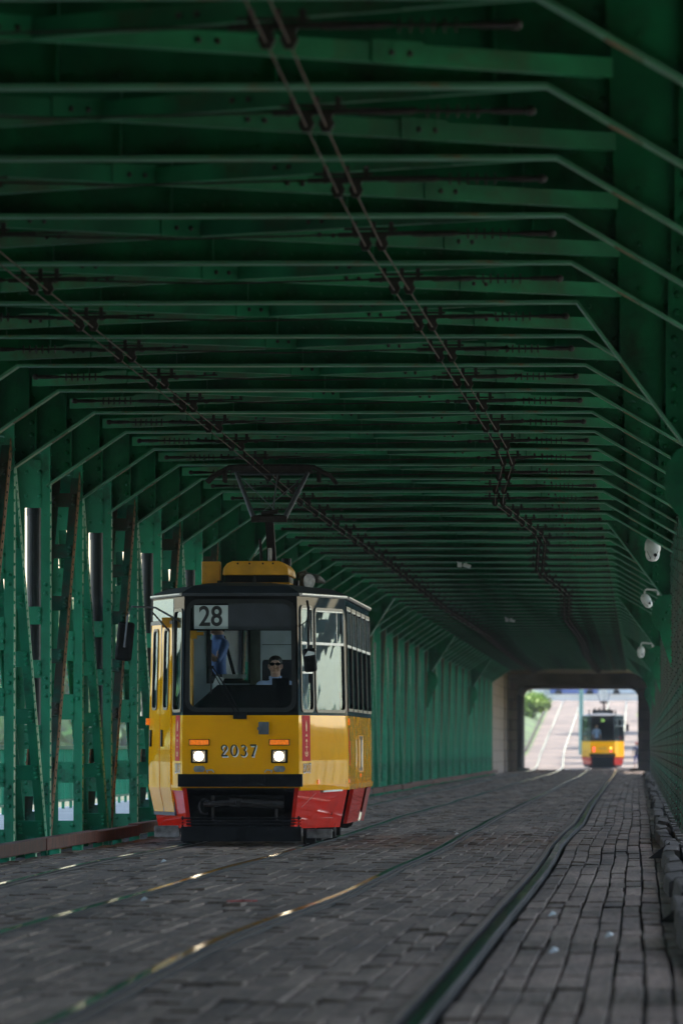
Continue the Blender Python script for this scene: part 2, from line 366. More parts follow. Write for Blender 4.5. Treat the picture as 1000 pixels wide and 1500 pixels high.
# planks of the paved deck: one surface, every plank slightly out of level
XT_R = [(37, -.93), (48, -.912), (64, -.907), (82, -.90), (103, -.96), (131, -.905), (181, -.99), (264, -1.03), (380, -1.1), (484, -1.33)]
XT_L = [(37, -2.45), (48, -2.49), (56, -2.46), (67, -2.37), (78, -2.32), (99, -2.30), (137, -2.37), (160, -2.40), (216, -2.40), (290, -2.45), (380, -2.5), (484, -2.77)]
def right_c(y):
    if y > 484: return interp([(484, -2.04), (572, -1.85), (724, -1.78), (2000, -1.78)], y)
    return (interp(XT_R, y) + interp(XT_L, y)) / 2
def left_c(y): return interp([(40, -4.66), (60, -4.70), (100, -4.68), (230, -4.72), (380, -4.75), (440, -4.85), (484, -5.05), (572, -5.72), (724, -5.62), (2000, -5.62)], y)
def rail_x(which, y):
    wob = .030 * smoothnoise(y, which * 31 + 2, 13) + .02 * smoothnoise(y, which * 17 + 1, 29)
    if y > 484: return (left_c(y) if which < 2 else right_c(y)) + (-.745, .745)[which % 2] + wob * .5
    if which == 0: return left_c(y) - .745 + wob
    if which == 1: return left_c(y) + .745 + wob
    if which == 2: return interp(XT_L, y) + wob * .4
    return interp(XT_R, y) + wob * .4
pv = []; pf = []; pr = []; prm = []
rnd = random.Random(11)
def lane(xa, xb, nrow, y0, y1, plen, ordered):
    """rows of planks between two guide curves"""
    for i in range(nrow):
        y = y0 - rnd.uniform(0, plen)
        base = (i % 2) * plen * .5
        if ordered: y = y0 - (plen * .06 * rnd.random())
        while y < y1:
            L = plen * (rnd.uniform(.93, 1.07) if ordered else rnd.uniform(.5, 1.35))
            if rnd.random() < .25 and not ordered: L *= .5
            e = y + L; gap = .008 + .004 * rnd.random(); jx = rnd.gauss(0, .003)
            dz = rnd.gauss(0, .0042); t1 = rnd.gauss(0, .0022); t2 = rnd.gauss(0, .0015)
            o = len(pv)
            for yy, tt in ((y + .02, -t1), (e - .02, t1)):
                A = xa(yy); B = xb(yy); wob = jx + .010 * smoothnoise(yy, i * 13 + 5, 9)
                l = A + (B - A) * i / nrow + gap + (wob if i else 0); r_ = A + (B - A) * (i + 1) / nrow - gap + (jx + .010 * smoothnoise(yy, (i + 1) * 13 + 5, 9) if i < nrow - 1 else 0)
                z = gz(yy) + dz + tt
                for q in ((l, z - .05), (l, z - .002 - t2), (l + .003, z - t2), (r_ - .003, z + t2), (r_, z - .002 + t2), (r_, z - .05)): pv.append((q[0], yy, q[1]))
            for j in range(5): pf.append((o + j, o + j + 1, o + 7 + j, o + 6 + j)[::-1])
            pf.append((o, o + 1, o + 2, o + 3, o + 4, o + 5)[::-1])
            c = rnd.random(); pr.extend([c] * 12)
            y = e
cst = lambda v: (lambda y: v)
lane(cst(-6.42), lambda y: rail_x(0, y) - .075, 6, 30, YQ, 1.7, False)
lane(lambda y: rail_x(0, y) + .105, lambda y: rail_x(1, y) - .105, 8, 30, YQ, 1.7, False)
lane(lambda y: rail_x(1, y) + .075, lambda y: rail_x(2, y) - .075, 9, 30, YQ, 1.7, False)
lane(lambda y: rail_x(2, y) + .105, lambda y: rail_x(3, y) - .105, 9, 26, YQ, 1.9, False)
lane(lambda y: rail_x(3, y) + .085, cst(.30), 8, 26, YQ, 2.2, True)
me = bpy.data.meshes.new('timber_paving'); me.from_pydata(pv, [], pf); me.materials.append(M['plank'])
at = me.attributes.new('rnd', 'FLOAT', 'POINT'); at.data.foreach_set('value', pr)
o = bpy.data.objects.new('timber_paving', me); COL.objects.link(o); o['kind'] = 'structure'

# ------------------------------------------------------------------ rails
ysr = [24 + i * 1.6 for i in range(int((YQ - 24) / 1.6) + 1)] + list(range(496, 770, 8))
def rail_mesh(which):
    inner = 1 if which % 2 == 0 else -1     # which side the groove is on
    mb = MB(); prev = None
    # cross section from the outer edge over the head, groove and lip to the inner edge
    sec = [(-.052, -.06, 1), (-.052, .008, 1), (-.040, .016, 0), (.018, .018, 0), (.030, .008, 1), (.034, -.03, 1), (.060, -.03, 1), (.062, .010, 1), (.092, .010, 1), (.094, -.06, 1)]
    sec = [(a, max(b, -.035), m_) for a, b, m_ in sec]
    if which == 3: sec = [(-.045, -.06, 1), (-.045, .014, 1), (-.034, .024, 0), (.026, .026, 0), (.038, .014, 1), (.044, -.03, 1), (.072, -.03, 1), (.078, .02, 1), (.118, .02, 1), (.124, -.035, 1)]
    sec[0] = (sec[0][0], -.035, 1)
    n = len(sec)
    for i, y in enumerate(ysr):
        x = rail_x(which, y); z = gz(y) + .006 * smoothnoise(y, which + 90, 9)
        tilt = .010 * smoothnoise(y, which + 60, 5)
        for (a, b, m_) in sec: mb.v.append((x + a * inner, y, z + b + tilt * a * 4))
        if i:
            for j in range(n - 1):
                q = ((i - 1) * n + j, (i - 1) * n + j + 1, i * n + j + 1, i * n + j)
                mb.f.append(q if inner < 0 else q[::-1]); mb.m.append(0 if j == 2 else 2 if j == 7 else 1)
    return mb
for nm, lab, a in (('tram_track', 'left tram track of grooved rails running under the yellow 28 tram', 0), ('tram_track', 'right tram track of grooved rails leading to the far tram', 2)):
    t = empty(nm); tag(t, lab, 'tram track', 'tram tracks set in the timber paving')
    for q in (a, a + 1): rail_mesh(q).build('rail', [M['rail'], M['railr'], M['lip']], t)

# ------------------------------------------------------------------ the bridge
bridge = empty('bridge', (0, 40, 0)); tag(bridge, 'green riveted steel truss bridge enclosing the tram tracks like a tunnel', 'bridge')
BY = -40
dk = MB(); dk.box(-9.6, 3.5, -60, YE + 6, FL + .92, FL + 1.25)
for x in (-9.6, 3.38): dk.box(x, x + .12, -60, YE + 6, FL + .5, FL + .92)
o = dk.build('deck_slab', M['green_old_shade'], bridge, (0, BY, 0))
# one cross beam, origin on the rib line
def beam_mesh():
    mb = MB(); f = .13
    mb.cur = 1; mb.box(CL, CR, -f, f, FL - .011, FL + .011)
    mb.cur = 0; mb.box(XL - .3, XR + .3, -.008, .008, FL + .0115, FL + .918)
    x = CL + .3
    while x < CR:
        mb.box(x - .006, x + .006, -.11, -.0085, FL + .012, FL + .9); x += 1.17
    mb.cur = 0
    for i in range(44): mb.rivet((CL + .1 + i * .12, -.009, FL + .07), (0, -1, 0), .014)
    return mb
def knee_mesh(side, big):
    """side -1 left, +1 right; flange along the slope and web plate above it"""
    mb = MB(); c = CL if side < 0 else CR; wl = XL if side < 0 else XR
    drop = (1.32 if big else .58); zb = FL - drop; f = .13 if not big else .17
    d = Vector((wl - c, 0, zb - FL)).normalized(); nrm = Vector((d.z, 0, -d.x)); nrm = nrm if nrm.z < 0 else -nrm
    mb.cur = 1
    mb.bar((c, 0, FL), Vector((wl, 0, zb)) + d * .05, f * 2, .022, up=tuple(nrm))
    p_ = Vector((c, 0, FL)).lerp(Vector((wl, 0, zb)), .42); mb.cur = 2; mb.bar(p_ - d * .09 + nrm * .012, p_ + d * .12 + nrm * .012, f * 1.7, .004, up=tuple(nrm))
    mb.cur = 0
    a = Vector((c, 0, FL + .012)); b = Vector((wl, 0, zb + .012))
    poly = [(c, FL + .0125), (wl, zb + .0125), (wl, FL + .9), (c, FL + .9)]
    mb.prism(poly, lambda p: (p[0], -.0125, p[1]), lambda p: (p[0], .0125, p[1]))
    for t in (.35, .72):
        x = c + (wl - c) * t; zz = FL - drop * t
        mb.box(x - .006, x + .006, -.10, -.013, zz + .02, FL + .89)
    for i in range(9):
        x = c + (wl - c) * .78; z = zb + drop * .22 + .09 + i * .13
        if z < FL + .85: mb.rivet((x + .0, -.013, z), (0, -1, 0), .028)
    for i in range(5):
        t = .1 + i * .2; mb.rivet((c + (wl - c) * t, -.013, FL - drop * t + .10), (0, -1, 0), .018)
    if big:     # rounded gusset standing proud of the post
        cx = wl + (-.06 if side > 0 else .06); r = .24; pts = []
        for k in range(14):
            an = math.pi * 2 * k / 14; pts.append((cx + r * math.cos(an) , zb - .12 + r * 1.3 * math.sin(an)))
        mb.prism(pts, lambda p: (p[0], -.20, p[1]), lambda p: (p[0], -.16, p[1]))
        q_ = 1 if side > 0 else -1
        mb.prism([(cx - q_ * .19, zb + .1), (cx - q_ * .17, zb - .25), (wl, zb - .95), (wl + q_ * .3, zb - .95), (wl + q_ * .3, zb + .2)], lambda p: (p[0], -.159, p[1]), lambda p: (p[0], -.14, p[1]))
        for k in range(3): mb.rivet((cx - .05 + .05 * k, -.2005, zb - .2 + .1 * k), (0, -1, 0), .03)
    return mb
def brace_mesh(flip):
    """angle running diagonally under the deck from one cross beam to the next"""
    mb = MB(); za = FL + .035 + (.0 if flip else .004); h = .105
    a = Vector((CR + .35, .30, za)); b = Vector((CL - .25, PITCH - .14, za))
    if flip: a.y, b.y = PITCH - .14, .30
    d = (b - a).normalized(); s = Vector((0, 0, 1)); nn = Vector((-d.y, d.x, 0)); nn = nn if nn.y < 0 else -nn
    mb.bar(a + s * h / 2, b + s * h / 2, .012, h)
    mb.bar(a + s * .006 - nn * .055, b + s * .006 - nn * .055, .09, .012)
    for t in (.17, .335, .5, .665, .83):
        p = a.lerp(b, t); q = a.lerp(b, t + .045)
        if t in (.17, .5, .83): mb.bar(p + nn * .012 + s * (h / 2 + .004), q + nn * .012 + s * (h / 2 + .004), .010, h + .02)
        for e in (.012, .028):
            mb.cur = 1; r_ = a.lerp(b, t + e); mb.rivet(r_ + nn * .018 + s * (h / 2), nn, .019); mb.cur = 0
    return mb
proto = {}
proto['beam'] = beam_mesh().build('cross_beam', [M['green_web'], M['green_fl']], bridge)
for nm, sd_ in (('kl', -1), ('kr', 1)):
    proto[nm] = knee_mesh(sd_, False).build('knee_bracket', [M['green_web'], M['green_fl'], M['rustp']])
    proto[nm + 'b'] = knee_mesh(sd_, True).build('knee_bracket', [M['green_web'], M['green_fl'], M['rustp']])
proto['b1'] = brace_mesh(False).build('wind_brace', [M['green_brace'], M['iron']]); proto['b2'] = brace_mesh(True).build('wind_brace', [M['green_brace'], M['iron']])
used = set()
def inst(key, parent, loc=(0, 0, 0), scl=None):
    o = proto[key]
    if key in used: o = o.copy(); COL.objects.link(o)
    used.add(key); o.parent = parent; o.location = loc
    if scl: o.scale = scl
    return o
for k in ribs():
    b = inst('beam', bridge, (0, ry(k) + BY, 0))
    big = k in PORT
    inst('klb' if big else 'kl', b); inst('krb' if big else 'kr', b)
    if k < KMAX: inst('b1', b); inst('b2', b)

# --- trusses: local x = 0 is the inner face, growing outwards
ZB, ZT = -.10, FL + .3
def riv_col(mb, x, y, z0, z1, p, nrm, r=.021):
    z = z0
    while z < z1: mb.rivet((x, y, z), nrm, r); z += p
def post_mesh(kind):
    """built-up post: two channels with batten plates between them (inner one at x 0..-.1, outer one at -.29..-.38)"""
    mb = MB(); hy = .13
    top = FL - .25 if kind != 2 else FL - .6
    for x0, x1, fx in ((-.105, 0, 0), (-.385, -.285, -.385)):
        mb.box(x0, x1, -.006, .006, ZB, ZT)                    # web facing along the bridge
        mb.box(fx - .006 if fx == 0 else fx - .006, fx + .006, -hy, -.0065, ZB, ZT)
        mb.box(fx - .006, fx + .006, .0065, hy, ZB, ZT)
        sgn = 1 if fx == 0 else -1
        riv_col(mb, fx + .006 * sgn, -hy + .035, ZB + .1, ZT - .5, .135, (sgn, 0, 0))
        mid = (x0 + x1) / 2
        for zz in (.55, .65, .75, 1.75, 1.85, 1.95, 2.9, 3.0):
            if kind != 2: mb.rivet((mid, -.0065, zz), (0, -1, 0), .027)
    rs = {0: [(.08, .2), (.62, .82), (1.15, 1.42), (1.95, 2.15), (2.55, 2.75), (3.86, 4.4)], 1: [(.08, .3), (.75, 1.0), (1.5, 1.8), (2.2, 2.55), (2.95, 3.3), (3.75, 4.4)], 2: [(.1, 4.6)]}[kind]
    for a, b in rs:
        mb.box(-.2855, -.1045, -.018, -.0065, a, b)
        if kind != 2:
            for x in (-.27, -.12):
                for q in (.25, .75): mb.rivet((x, -.018, a + (b - a) * q), (0, -1, 0), .026)
    mb.box(-.38, -.01, -.004, .004, top, ZT - .01) if False else None
    return mb
def diag_mesh(up, old):
    """diagonal from the bottom at local y 0 to the top at y +PITCH (up) or the reverse, two flats with battens"""
    mb = MB(); z0, z1 = .0, FL - .35
    a = Vector((0, .15, z0)); b = Vector((0, PITCH - .15, z1))
    if not up: a, b = Vector((0, .15, z1)), Vector((0, PITCH - .15, z0))
    d = (b - a).normalized(); L = (b - a).length; nrm = Vector((0, -d.z, d.y)); nrm = nrm if nrm.y < 0 else -nrm
    for xc, fx in ((-.075, -.022), (-.30, -.352)):
        X = Vector((xc, 0, 0))
        mb.cur = 0
        mb.bar(a + X, b + X, .10, .012, up=tuple(nrm))
        mb.cur = 1 if old else 0
        Y = Vector((fx, 0, 0)); mb.bar(a + Y - nrm * .06, b + Y - nrm * .06, .011, .11, up=tuple(nrm)); mb.bar(a + Y + nrm * .055, b + Y + nrm * .055, .011, .085, up=tuple(nrm))
        mb.cur = 0
        q = .1
        while q < L - .1:
            p = a + d * q + Y; mb.rivet(p + nrm * .06 + Vector((.006 if fx > -.1 else -.006, 0, 0)), (1 if fx > -.1 else -1, 0, 0), .017); q += .14
    q = .55
    while q < L - .4:
        c = a + d * q; mb.bar(c + Vector((-.187, 0, 0)) + nrm * .012 - d * .13, c + Vector((-.187, 0, 0)) + nrm * .012 + d * .13, .27, .010, up=tuple(nrm))
        for x in (-.075, -.30):
            for e in (-.08, 0, .08): mb.rivet(c + Vector((x, 0, 0)) + nrm * .0175 + d * e, nrm, .027)
        q += .98
    return mb
for kd in (0, 1, 2): proto['p%d' % kd] = post_mesh(kd).build('vertical_post', M['green'])
proto['du'] = diag_mesh(True, True).build('diagonal', [M['green_old_shade'], M['rust']])
proto['dd'] = diag_mesh(False, False).build('diagonal', [M['green'], M['green']])
proto['pipe'] = MB().tube([(-.195, .3, 1.42), (-.195, .3, 4.1)], .090, 20).tube([(-.195, .3, 3.78), (-.195, .3, 3.86)], .096, 20).build('drainpipe', M['pipe'], smooth=False)
def side_bearer():
    mb = MB(); mb.prism([(-.4, FL + .9), (-3.0, FL + .9), (-3.0, FL + .65), (-.4, FL + .2)], lambda p: (p[0], -.01, p[1]), lambda p: (p[0], .01, p[1]))
    mb.bar((-.4, 0, FL + .2), (-3.0, 0, FL + .65), .2, .02); return mb
proto['br'] = side_bearer().build('cantilever_bracket', M['green'])
for side, x in ((-1, XL), (1, XR)):
    tr = empty('truss', (x, BY, 0), parent=bridge)
    s = (1, 1, 1) if side < 0 else (-1, 1, 1)
    if side > 0: tr.scale = (-1, 1, 1)
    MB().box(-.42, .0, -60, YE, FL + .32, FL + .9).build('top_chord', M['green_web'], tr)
    ch = MB(); ch.box(-.42, .0, -60, YE, -.42, -.115); ch.box(-.36, -.06, -60, YE, -.114, -.10); ch.build('bottom_chord', M['green'], tr)
    for k in range(KMIN - 12, KMAX + 1):
        kind = 2 if k in PORT else (0 if k % 2 else 1)
        pp = inst('p%d' % kind, tr, (0, ry(k), 0))
        if side > 0: pp.material_slots[0].link = 'OBJECT'; pp.material_slots[0].material = M['green_old_shade']  # right posts: darker green puts the shade of this side into the paint
        if k < KMAX: inst('du' if k % 2 else 'dd', tr, (0, ry(k), 0))
        if k % 2 and kind != 2 and k >= KMIN: inst('pipe', tr, (0, ry(k), 0))
        inst('br', tr, (0, ry(k), 0))
# red oxide guard beam along the left truss
for i in range(40):
    y0 = 40 + i * 8.75; rr = random.Random(i)
    if y0 > YE: break
    j = rr.uniform(-.02, .02)
    o = MB().box(-.07, .07, -4.36, 4.36, .05, .185).build('guard_beam', M['redbeam'], bridge, (XL + .16 + j, y0 + 4.4 + BY, rr.uniform(-.012, .012)), bevel=.01)
    o.rotation_euler = (0, 0, rr.uniform(-.002, .002))
ch0 = MB().box(-.055, .055, -.125, .125, -.05, .045).build('guard_beam_chair', M['green'], bridge, (XL + .145, 42 + BY, 0))
for i in range(1, 91):
    o = ch0.copy(); COL.objects.link(o); o.location.y = 42 + BY + i * 3.8
# low stone plinth under the right truss
pl = MB(); rr = random.Random(21); y = 30
while y < YE:
    L = rr.uniform(1.3, 1.9); dz = rr.uniform(-.02, .02); pl.box(.44 + rr.uniform(-.015, .015), .70, y, y + L - .04, -.05, .14 + dz); y += L
pl.build('plinth', mat('dirty_plinth_stone', (.06, .05, .042), .9, var=.3, scale=4, bump=.4, bscale=20, spec=.2), bridge, (0, BY, 0))
# displaced timbers lying along the right edge
y = 40; i = 0; rr = random.Random(4)
M['timber'] = add_obj_random(mat('old_timber', (.055, .043, .036), .9, var=.3, scale=5, bump=.6, bscale=30, spec=.2, dark=(.02, .017, .015)), .3)
where = ['nearest the camera', 'second from the camera', 'third from the camera', 'fourth from the camera', 'fifth from the camera', 'sixth from the camera', 'seventh from the camera', 'eighth from the camera']
while y < YE - 10:
    L = rr.uniform(5.5, 8.5) if i < 14 else 9
    h = rr.uniform(.10, .17); mb = MB(); nseg = 5; wd = rr.uniform(.13, .17)
    for q in range(nseg + 1):
        yy = -L / 2 + L * q / nseg; e = rr.uniform(-.012, .012); t = rr.uniform(-.01, .01)
        for a, b in ((-wd / 2 + e, -.02), (-wd / 2 + e + .01, h + t - .012), (-wd / 2 + e + .025, h + t), (wd / 2 + e - .02, h - t), (wd / 2 + e, h - t - .015), (wd / 2 + e, -.02)): mb.v.append((a, yy, b))
    for q in range(nseg):
        for j in range(6): mb.f.append((q * 6 + j, q * 6 + (j + 1) % 6, q * 6 + 6 + (j + 1) % 6, q * 6 + 6 + j)); mb.m.append(0)
    mb.f += [(0, 1, 2, 3, 4, 5), tuple(nseg * 6 + j for j in range(6))[::-1]]; mb.m += [0, 0]
    o = mb.build('kerb_timber', M['timber'], None, (.335 + rr.uniform(-.035, .02), y + L / 2, .0), bevel=.006)
    o.rotation_euler = (rr.uniform(-.002, .003), rr.uniform(-.08, .08), rr.uniform(-.008, .008))
    tag(o, ('worn kerb timber along the right truss, %s' % where[i]) if i < len(where) else 'worn kerb timber far down the right edge of the paving, beyond the nearest eight', 'kerb timber', 'kerb timbers along the right truss')
    y += L + rr.uniform(.05, .4); i += 1
# steel stop plates leaning between the timbers
for i, (px, yy, lab) in enumerate(((.25, 57, 'nearer of two leaning steel stop plates at the right kerb'), (.22, 90, 'farther of two leaning steel stop plates at the right kerb'))):
    mb = MB(); mb.prism([(-.12, 0), (.1, 0), (.1, .17)], lambda p: (p[0], -.006, p[1]), lambda p: (p[0], .006, p[1])); mb.box(-.12, .1, -.006, .2, -.004, .006)
    tag(mb.build('stop_plate', M['iron'], None, (px, yy, .012)), lab, 'steel plate', 'stop plates at the right kerb')
tag(MB().bar((0, 0, .01), (.14, .1, .012), .05, .012).bar((.10, .1, .01), (.2, -.05, .014), .04, .01).build('litter', mat('red_wrapper', (.35, .02, .02), .4), None, (-3.05, 64, .012)), 'crumpled red wrapper lying on the planks between the tracks', 'litter')
for i, (px, py, lab) in enumerate(((665, 1222, 'white paper scrap on planks beyond the red wrapper, beside the track'), (802, 1341, 'white paper scrap in front of the right rail'), (884, 1374, 'white paper scrap on right paving near the foreground'), (803, 1397, 'small pale scrap on foreground paving right of the rail'), (205, 1318, 'pale scrap beside the left track in the foreground'), (235, 1264, 'white scrap between the rails of the left track'))):
    d = F * (CZ - .01) / (py - 1096)
    mb = MB(); mb.add([(0, 0, 0), (.05, .01, .012), (.055, .09, .02), (.004, .08, .004), (.025, .04, .035)], [(0, 1, 4), (1, 2, 4), (2, 3, 4), (3, 0, 4)])
    tag(mb.build('paper_scrap', M['white'], None, ((px - 935) * d / F, d, gz(d) + .006)), lab, 'litter', 'pale scraps on the paving')

# ------------------------------------------------------------------ overhead line
WZ = FL - .15
RW = [(20, -1.70), (37.6, -1.72), (56.8, -1.80), (90.4, -1.58), (101.5, -1.53), (119, -1.96), (139, -1.55), (167.5, -1.93), (191, -1.60), (227.6, -1.91), (273, -1.80), (327, -1.95), (400, -1.8), (470, -2.0), (760, -1.8)]
LW = [(20, -4.35), (58.8, -4.42), (96.7, -4.55), (115.7, -4.66), (155, -4.62), (210, -4.75), (260, -4.6), (330, -4.8), (429, -4.65), (760, -5.6)]
for tab, lab in ((LW, 'double contact wire above the left tram track'), (RW, 'double contact wire zigzagging above the right tram track')):
    mb = MB(); yy = [20] + [ry(k) for k in ribs()] + [400, 440, 490, 572, 724, 760]
    yy = [20] + [ry(k) + .9 for k in ribs() if ry(k) > 25] + [410, 439, 468, 490]
    for dx in (-.055, .055):
        mb.tube([(interp(tab, y) + dx, y, WZ if y < 400 else interp([(400, WZ), (439, 4.28), (468, 4.25)], y)) for y in yy], .0055, 5)
    tag(mb.build('contact_wire', M['copper']), lab, 'overhead wire', 'contact wires under the roof of the bridge')
def tensioner(side):
    """insulator and turnbuckle at the end of a span wire; runs towards +x from its anchor"""
    mb = MB(); s = side
    mb.ell((0, 0, 0), (.034, .03, .028), nu=8, nv=5)
    mb.tube([(0, 0, 0), (.1 * s, 0, 0), (.2 * s, 0, 0), (.22 * s, 0, 0)], [.018, .022, .018, .010], 6)
    for i in range(6): mb.tube([((.28 + i * .055) * s, 0, 0), ((.292 + i * .055) * s, 0, 0)], .036, 8)
    mb.tube([(.22 * s, 0, 0), (.62 * s, 0, 0)], .011, 6)
    mb.tube([(.62 * s, 0, 0), (.66 * s, 0, 0), (.92 * s, 0, -.005), (.96 * s, 0, -.005)], [.010, .020, .020, .008], 6)
    mb.tube([(.96 * s, 0, -.005), (1.2 * s, 0, -.008)], .008, 5)
    for q in (1.2, 1.32): mb.ell((q * s, 0, -.008), (.03, .02, .022), nu=6, nv=4)
    return mb
def clamp_mesh():
    mb = MB(); mb.bar((-.24, 0, .06), (.34, 0, .075), .03, .03); mb.bar((-.2, 0, .10), (.16, 0, .10), .02, .016)
    for x in (-.13, .0, .12): mb.box(x - .016, x + .016, -.02, .02, .07, .15)
    for dx in (-.055, .055):
        mb.prism([(-.045, .065), (.045, .065), (.030, .035), (.045, .0), (.022, -.045), (-.022, -.045), (-.045, .0), (-.030, .035)], lambda p: (p[0] + dx * 1.0, -.028, p[1]), lambda p: (p[0] + dx * 1.0, .028, p[1]))
    mb.tube([(.3, 0, .075), (.55, 0, .085)], .008, 5); return mb
proto['tl'] = tensioner(1).build('insulator', M['iron']); proto['tr'] = tensioner(-1).build('insulator', M['iron'])
proto['cl'] = clamp_mesh().build('wire_clamp', M['iron'])
proto['sw'] = MB().tube([(CL + 1.2, 0, 0), ((CL + CR) / 2, 0, -.035), (CR - 1.2, 0, 0)], .007, 5).build('span_wire', M['iron'])
for k in ribs():
    y = ry(k) + .9
    e = empty('overhead_wire_support', (0, y, FL - .065))
    lab = 'insulated span wire with two wire clamps under one of the green cross beams'
    if k == -1: lab = 'insulated span wire with clamps highest in the picture, nearest the camera'
    tag(e, lab if k >= 0 else lab, 'wire support', 'overhead wire supports under the cross beams')
    inst('tl', e, (CL + .1, 0, .0)); inst('tr', e, (CR - .1, 0, .0)); inst('sw', e)
    inst('cl', e, (interp(LW, y), 0, WZ - FL + .08)); inst('cl', e, (interp(RW, y), 0, WZ - FL + .08))

# ------------------------------------------------------------------ surveillance cameras
def dome_camera(x, y, z, tilt, lab, wallx=XR, s=1.0):
    r = empty('surveillance_camera', (x, y, z)); tag(r, lab, 'security camera', 'security cameras on the bridge')
    mb = MB(); L = (wallx - x)
    mb.tube([(0, 0, .06), (0, 0, .16), (.02, 0, .20), (.07, 0, .215), (L - .05, 0, .19)], .026, 10); mb.box(L - .06, L, -.07, .07, .06, .26)
    mb.build('mounting_arm', M['white'], r, smooth=False)
    T = Matrix.Rotation(tilt, 3, 'Y'); prof = [(0, .10), (.05, .085), (.095, .05), (.125, -.02), (.128, -.12), (.122, -.135)]
    def lathe(pr, nm, m):
        mb = MB(); n = 20
        for (a, b) in pr:
            for k in range(n):
                an = 2 * math.pi * k / n; mb.v.append(tuple(T @ Vector((a * math.cos(an), a * math.sin(an), b))))
        for i in range(len(pr) - 1):
            for k in range(n): mb.f.append((i * n + k, (i + 1) * n + k, (i + 1) * n + (k + 1) % n, i * n + (k + 1) % n)); mb.m.append(0)
        return mb.build(nm, m, r, smooth=True)
    lathe(prof, 'housing', M['white'])
    lathe([(.112, -.128), (.115, -.2), (.095, -.26), (.06, -.295), (.0, -.305)], 'dome', M['white'])
    q = MB().tube([T @ Vector((.04, -.10, -.2)), T @ Vector((.045, -.125, -.205))], .028, 12); q.build('lens', M['black'], r)
    q = MB()
    for a in (-1, 1): q.tube([T @ Vector((a * .09, -.08, -.14)), T @ Vector((a * .05, -.105, -.22)), T @ Vector((a * .03, -.085, -.27))], .004, 5)
    q.build('visor_seam', M['black'], r)
    r.scale = (s, s, s) if s != 1 else (1, 1, 1)
dome_camera(.21, 131, 4.29, 0, 'white dome security camera on the right wall, largest and highest of the three domes', s=.95)
dome_camera(.11, 165, 4.05, -.5, 'tilted white dome security camera on the right wall, middle one with dark lens', s=.72)
dome_camera(.06, 242, 3.95, 0, 'smallest and farthest white dome security camera on the right wall', s=.8)
def bullet(x, y, z, lab, both=True):
    r = empty('surveillance_camera', (x, y, z)); tag(r, lab, 'security camera', 'security cameras on the bridge')
    MB().box(-.14, -.06, -.03, .03, -.09, .0).box(-.155, -.125, -.02, .02, -.0, .03).build('junction_box', M['white'], r, bevel=.006)
    q = MB(); T = Matrix.Rotation(.3, 3, 'Y'); q.tube([T @ Vector((-.02, 0, -.05)), T @ Vector((.13, 0, -.05))], .034, 12); q.tube([(.02, 0, 0), (.03, 0, -.04)], .014, 8); q.build('housing', M['white'], r)
    MB().tube([T @ Vector((.13, 0, -.05)), T @ Vector((.135, 0, -.05))], .027, 12).build('lens', M['black'], r)
bullet(-3.29, 163, FL - .03, 'small white bullet camera with box under the roof, nearer one'); bullet(-3.47, 233, FL - .03, 'small white bullet camera under the roof, farther one')

# ------------------------------------------------------------------ stone portal and walls
p = empty('stone_portal', (0, YP, 0)); tag(p, 'stone and concrete portal with a rounded opening at the far end of the bridge', 'portal')
OX0, OX1, OZ = -6.2, -.06, 4.36
mb = MB(); mb.box(-12, OX0 - .003, 0, 1.2, -.5, 7.2); mb.box(OX1 + .003, 6, 0, 1.2, -.5, 7.2)
mb.box(-6.95, XL - .05, YE + .5 - YP, -.003, -.5, 6.6); mb.box(.62, .95, -6, -.003, -.5, 6.6)
mb.box(-7.4, XL - .32 + .35, -14, -11, -.4, 6.5)
mb.build('wall', M['stone'], p)
mb = MB(); mb.box(OX0, OX1, 0, YQ - YP, OZ, 7.2); mb.box(-7, 1.2, YE + 6.2 - YP, -.004, FL + .25, 6.55)
r_ = .45
for sx, x in ((1, OX0), (-1, OX1)):     # rounded upper corners of the opening
    pts = [(x, OZ - .001)] + [(x + sx * (r_ - r_ * math.sin(a)), OZ - r_ + r_ * math.cos(a)) for a in [math.pi / 2 * i / 8 for i in range(9)]][::-1]
    pts = [(x, OZ - .001), (x, OZ - r_)] + [(x + sx * r_ * (1 - math.cos(a)), OZ - r_ + r_ * math.sin(a)) for a in [math.pi / 2 * i / 8 for i in range(1, 8)]] + [(x + sx * r_, OZ - .001)]
    mb.prism(pts, lambda q: (q[0], 0, q[1]), lambda q: (q[0], YQ - YP, q[1]))
mb.build('lintel', mat('lintel_concrete', (.20, .16, .135), .9, var=.2, scale=.8, bump=.3, bscale=8), p)
mb = MB(); mb.box(OX0 - .8, OX0, 1.205, YQ - YP, -.5, 7.1); mb.box(OX1, OX1 + .8, 1.205, YQ - YP, -.5, 7.1); mb.build('tunnel_wall', M['concrete'], p)
MB().box(OX0 + .0, OX0 + .5, -.6, 9, -.06, .14).box(OX1 - .4, OX1, -.6, 9, -.06, .12).build('threshold_step', M['deck'], p)

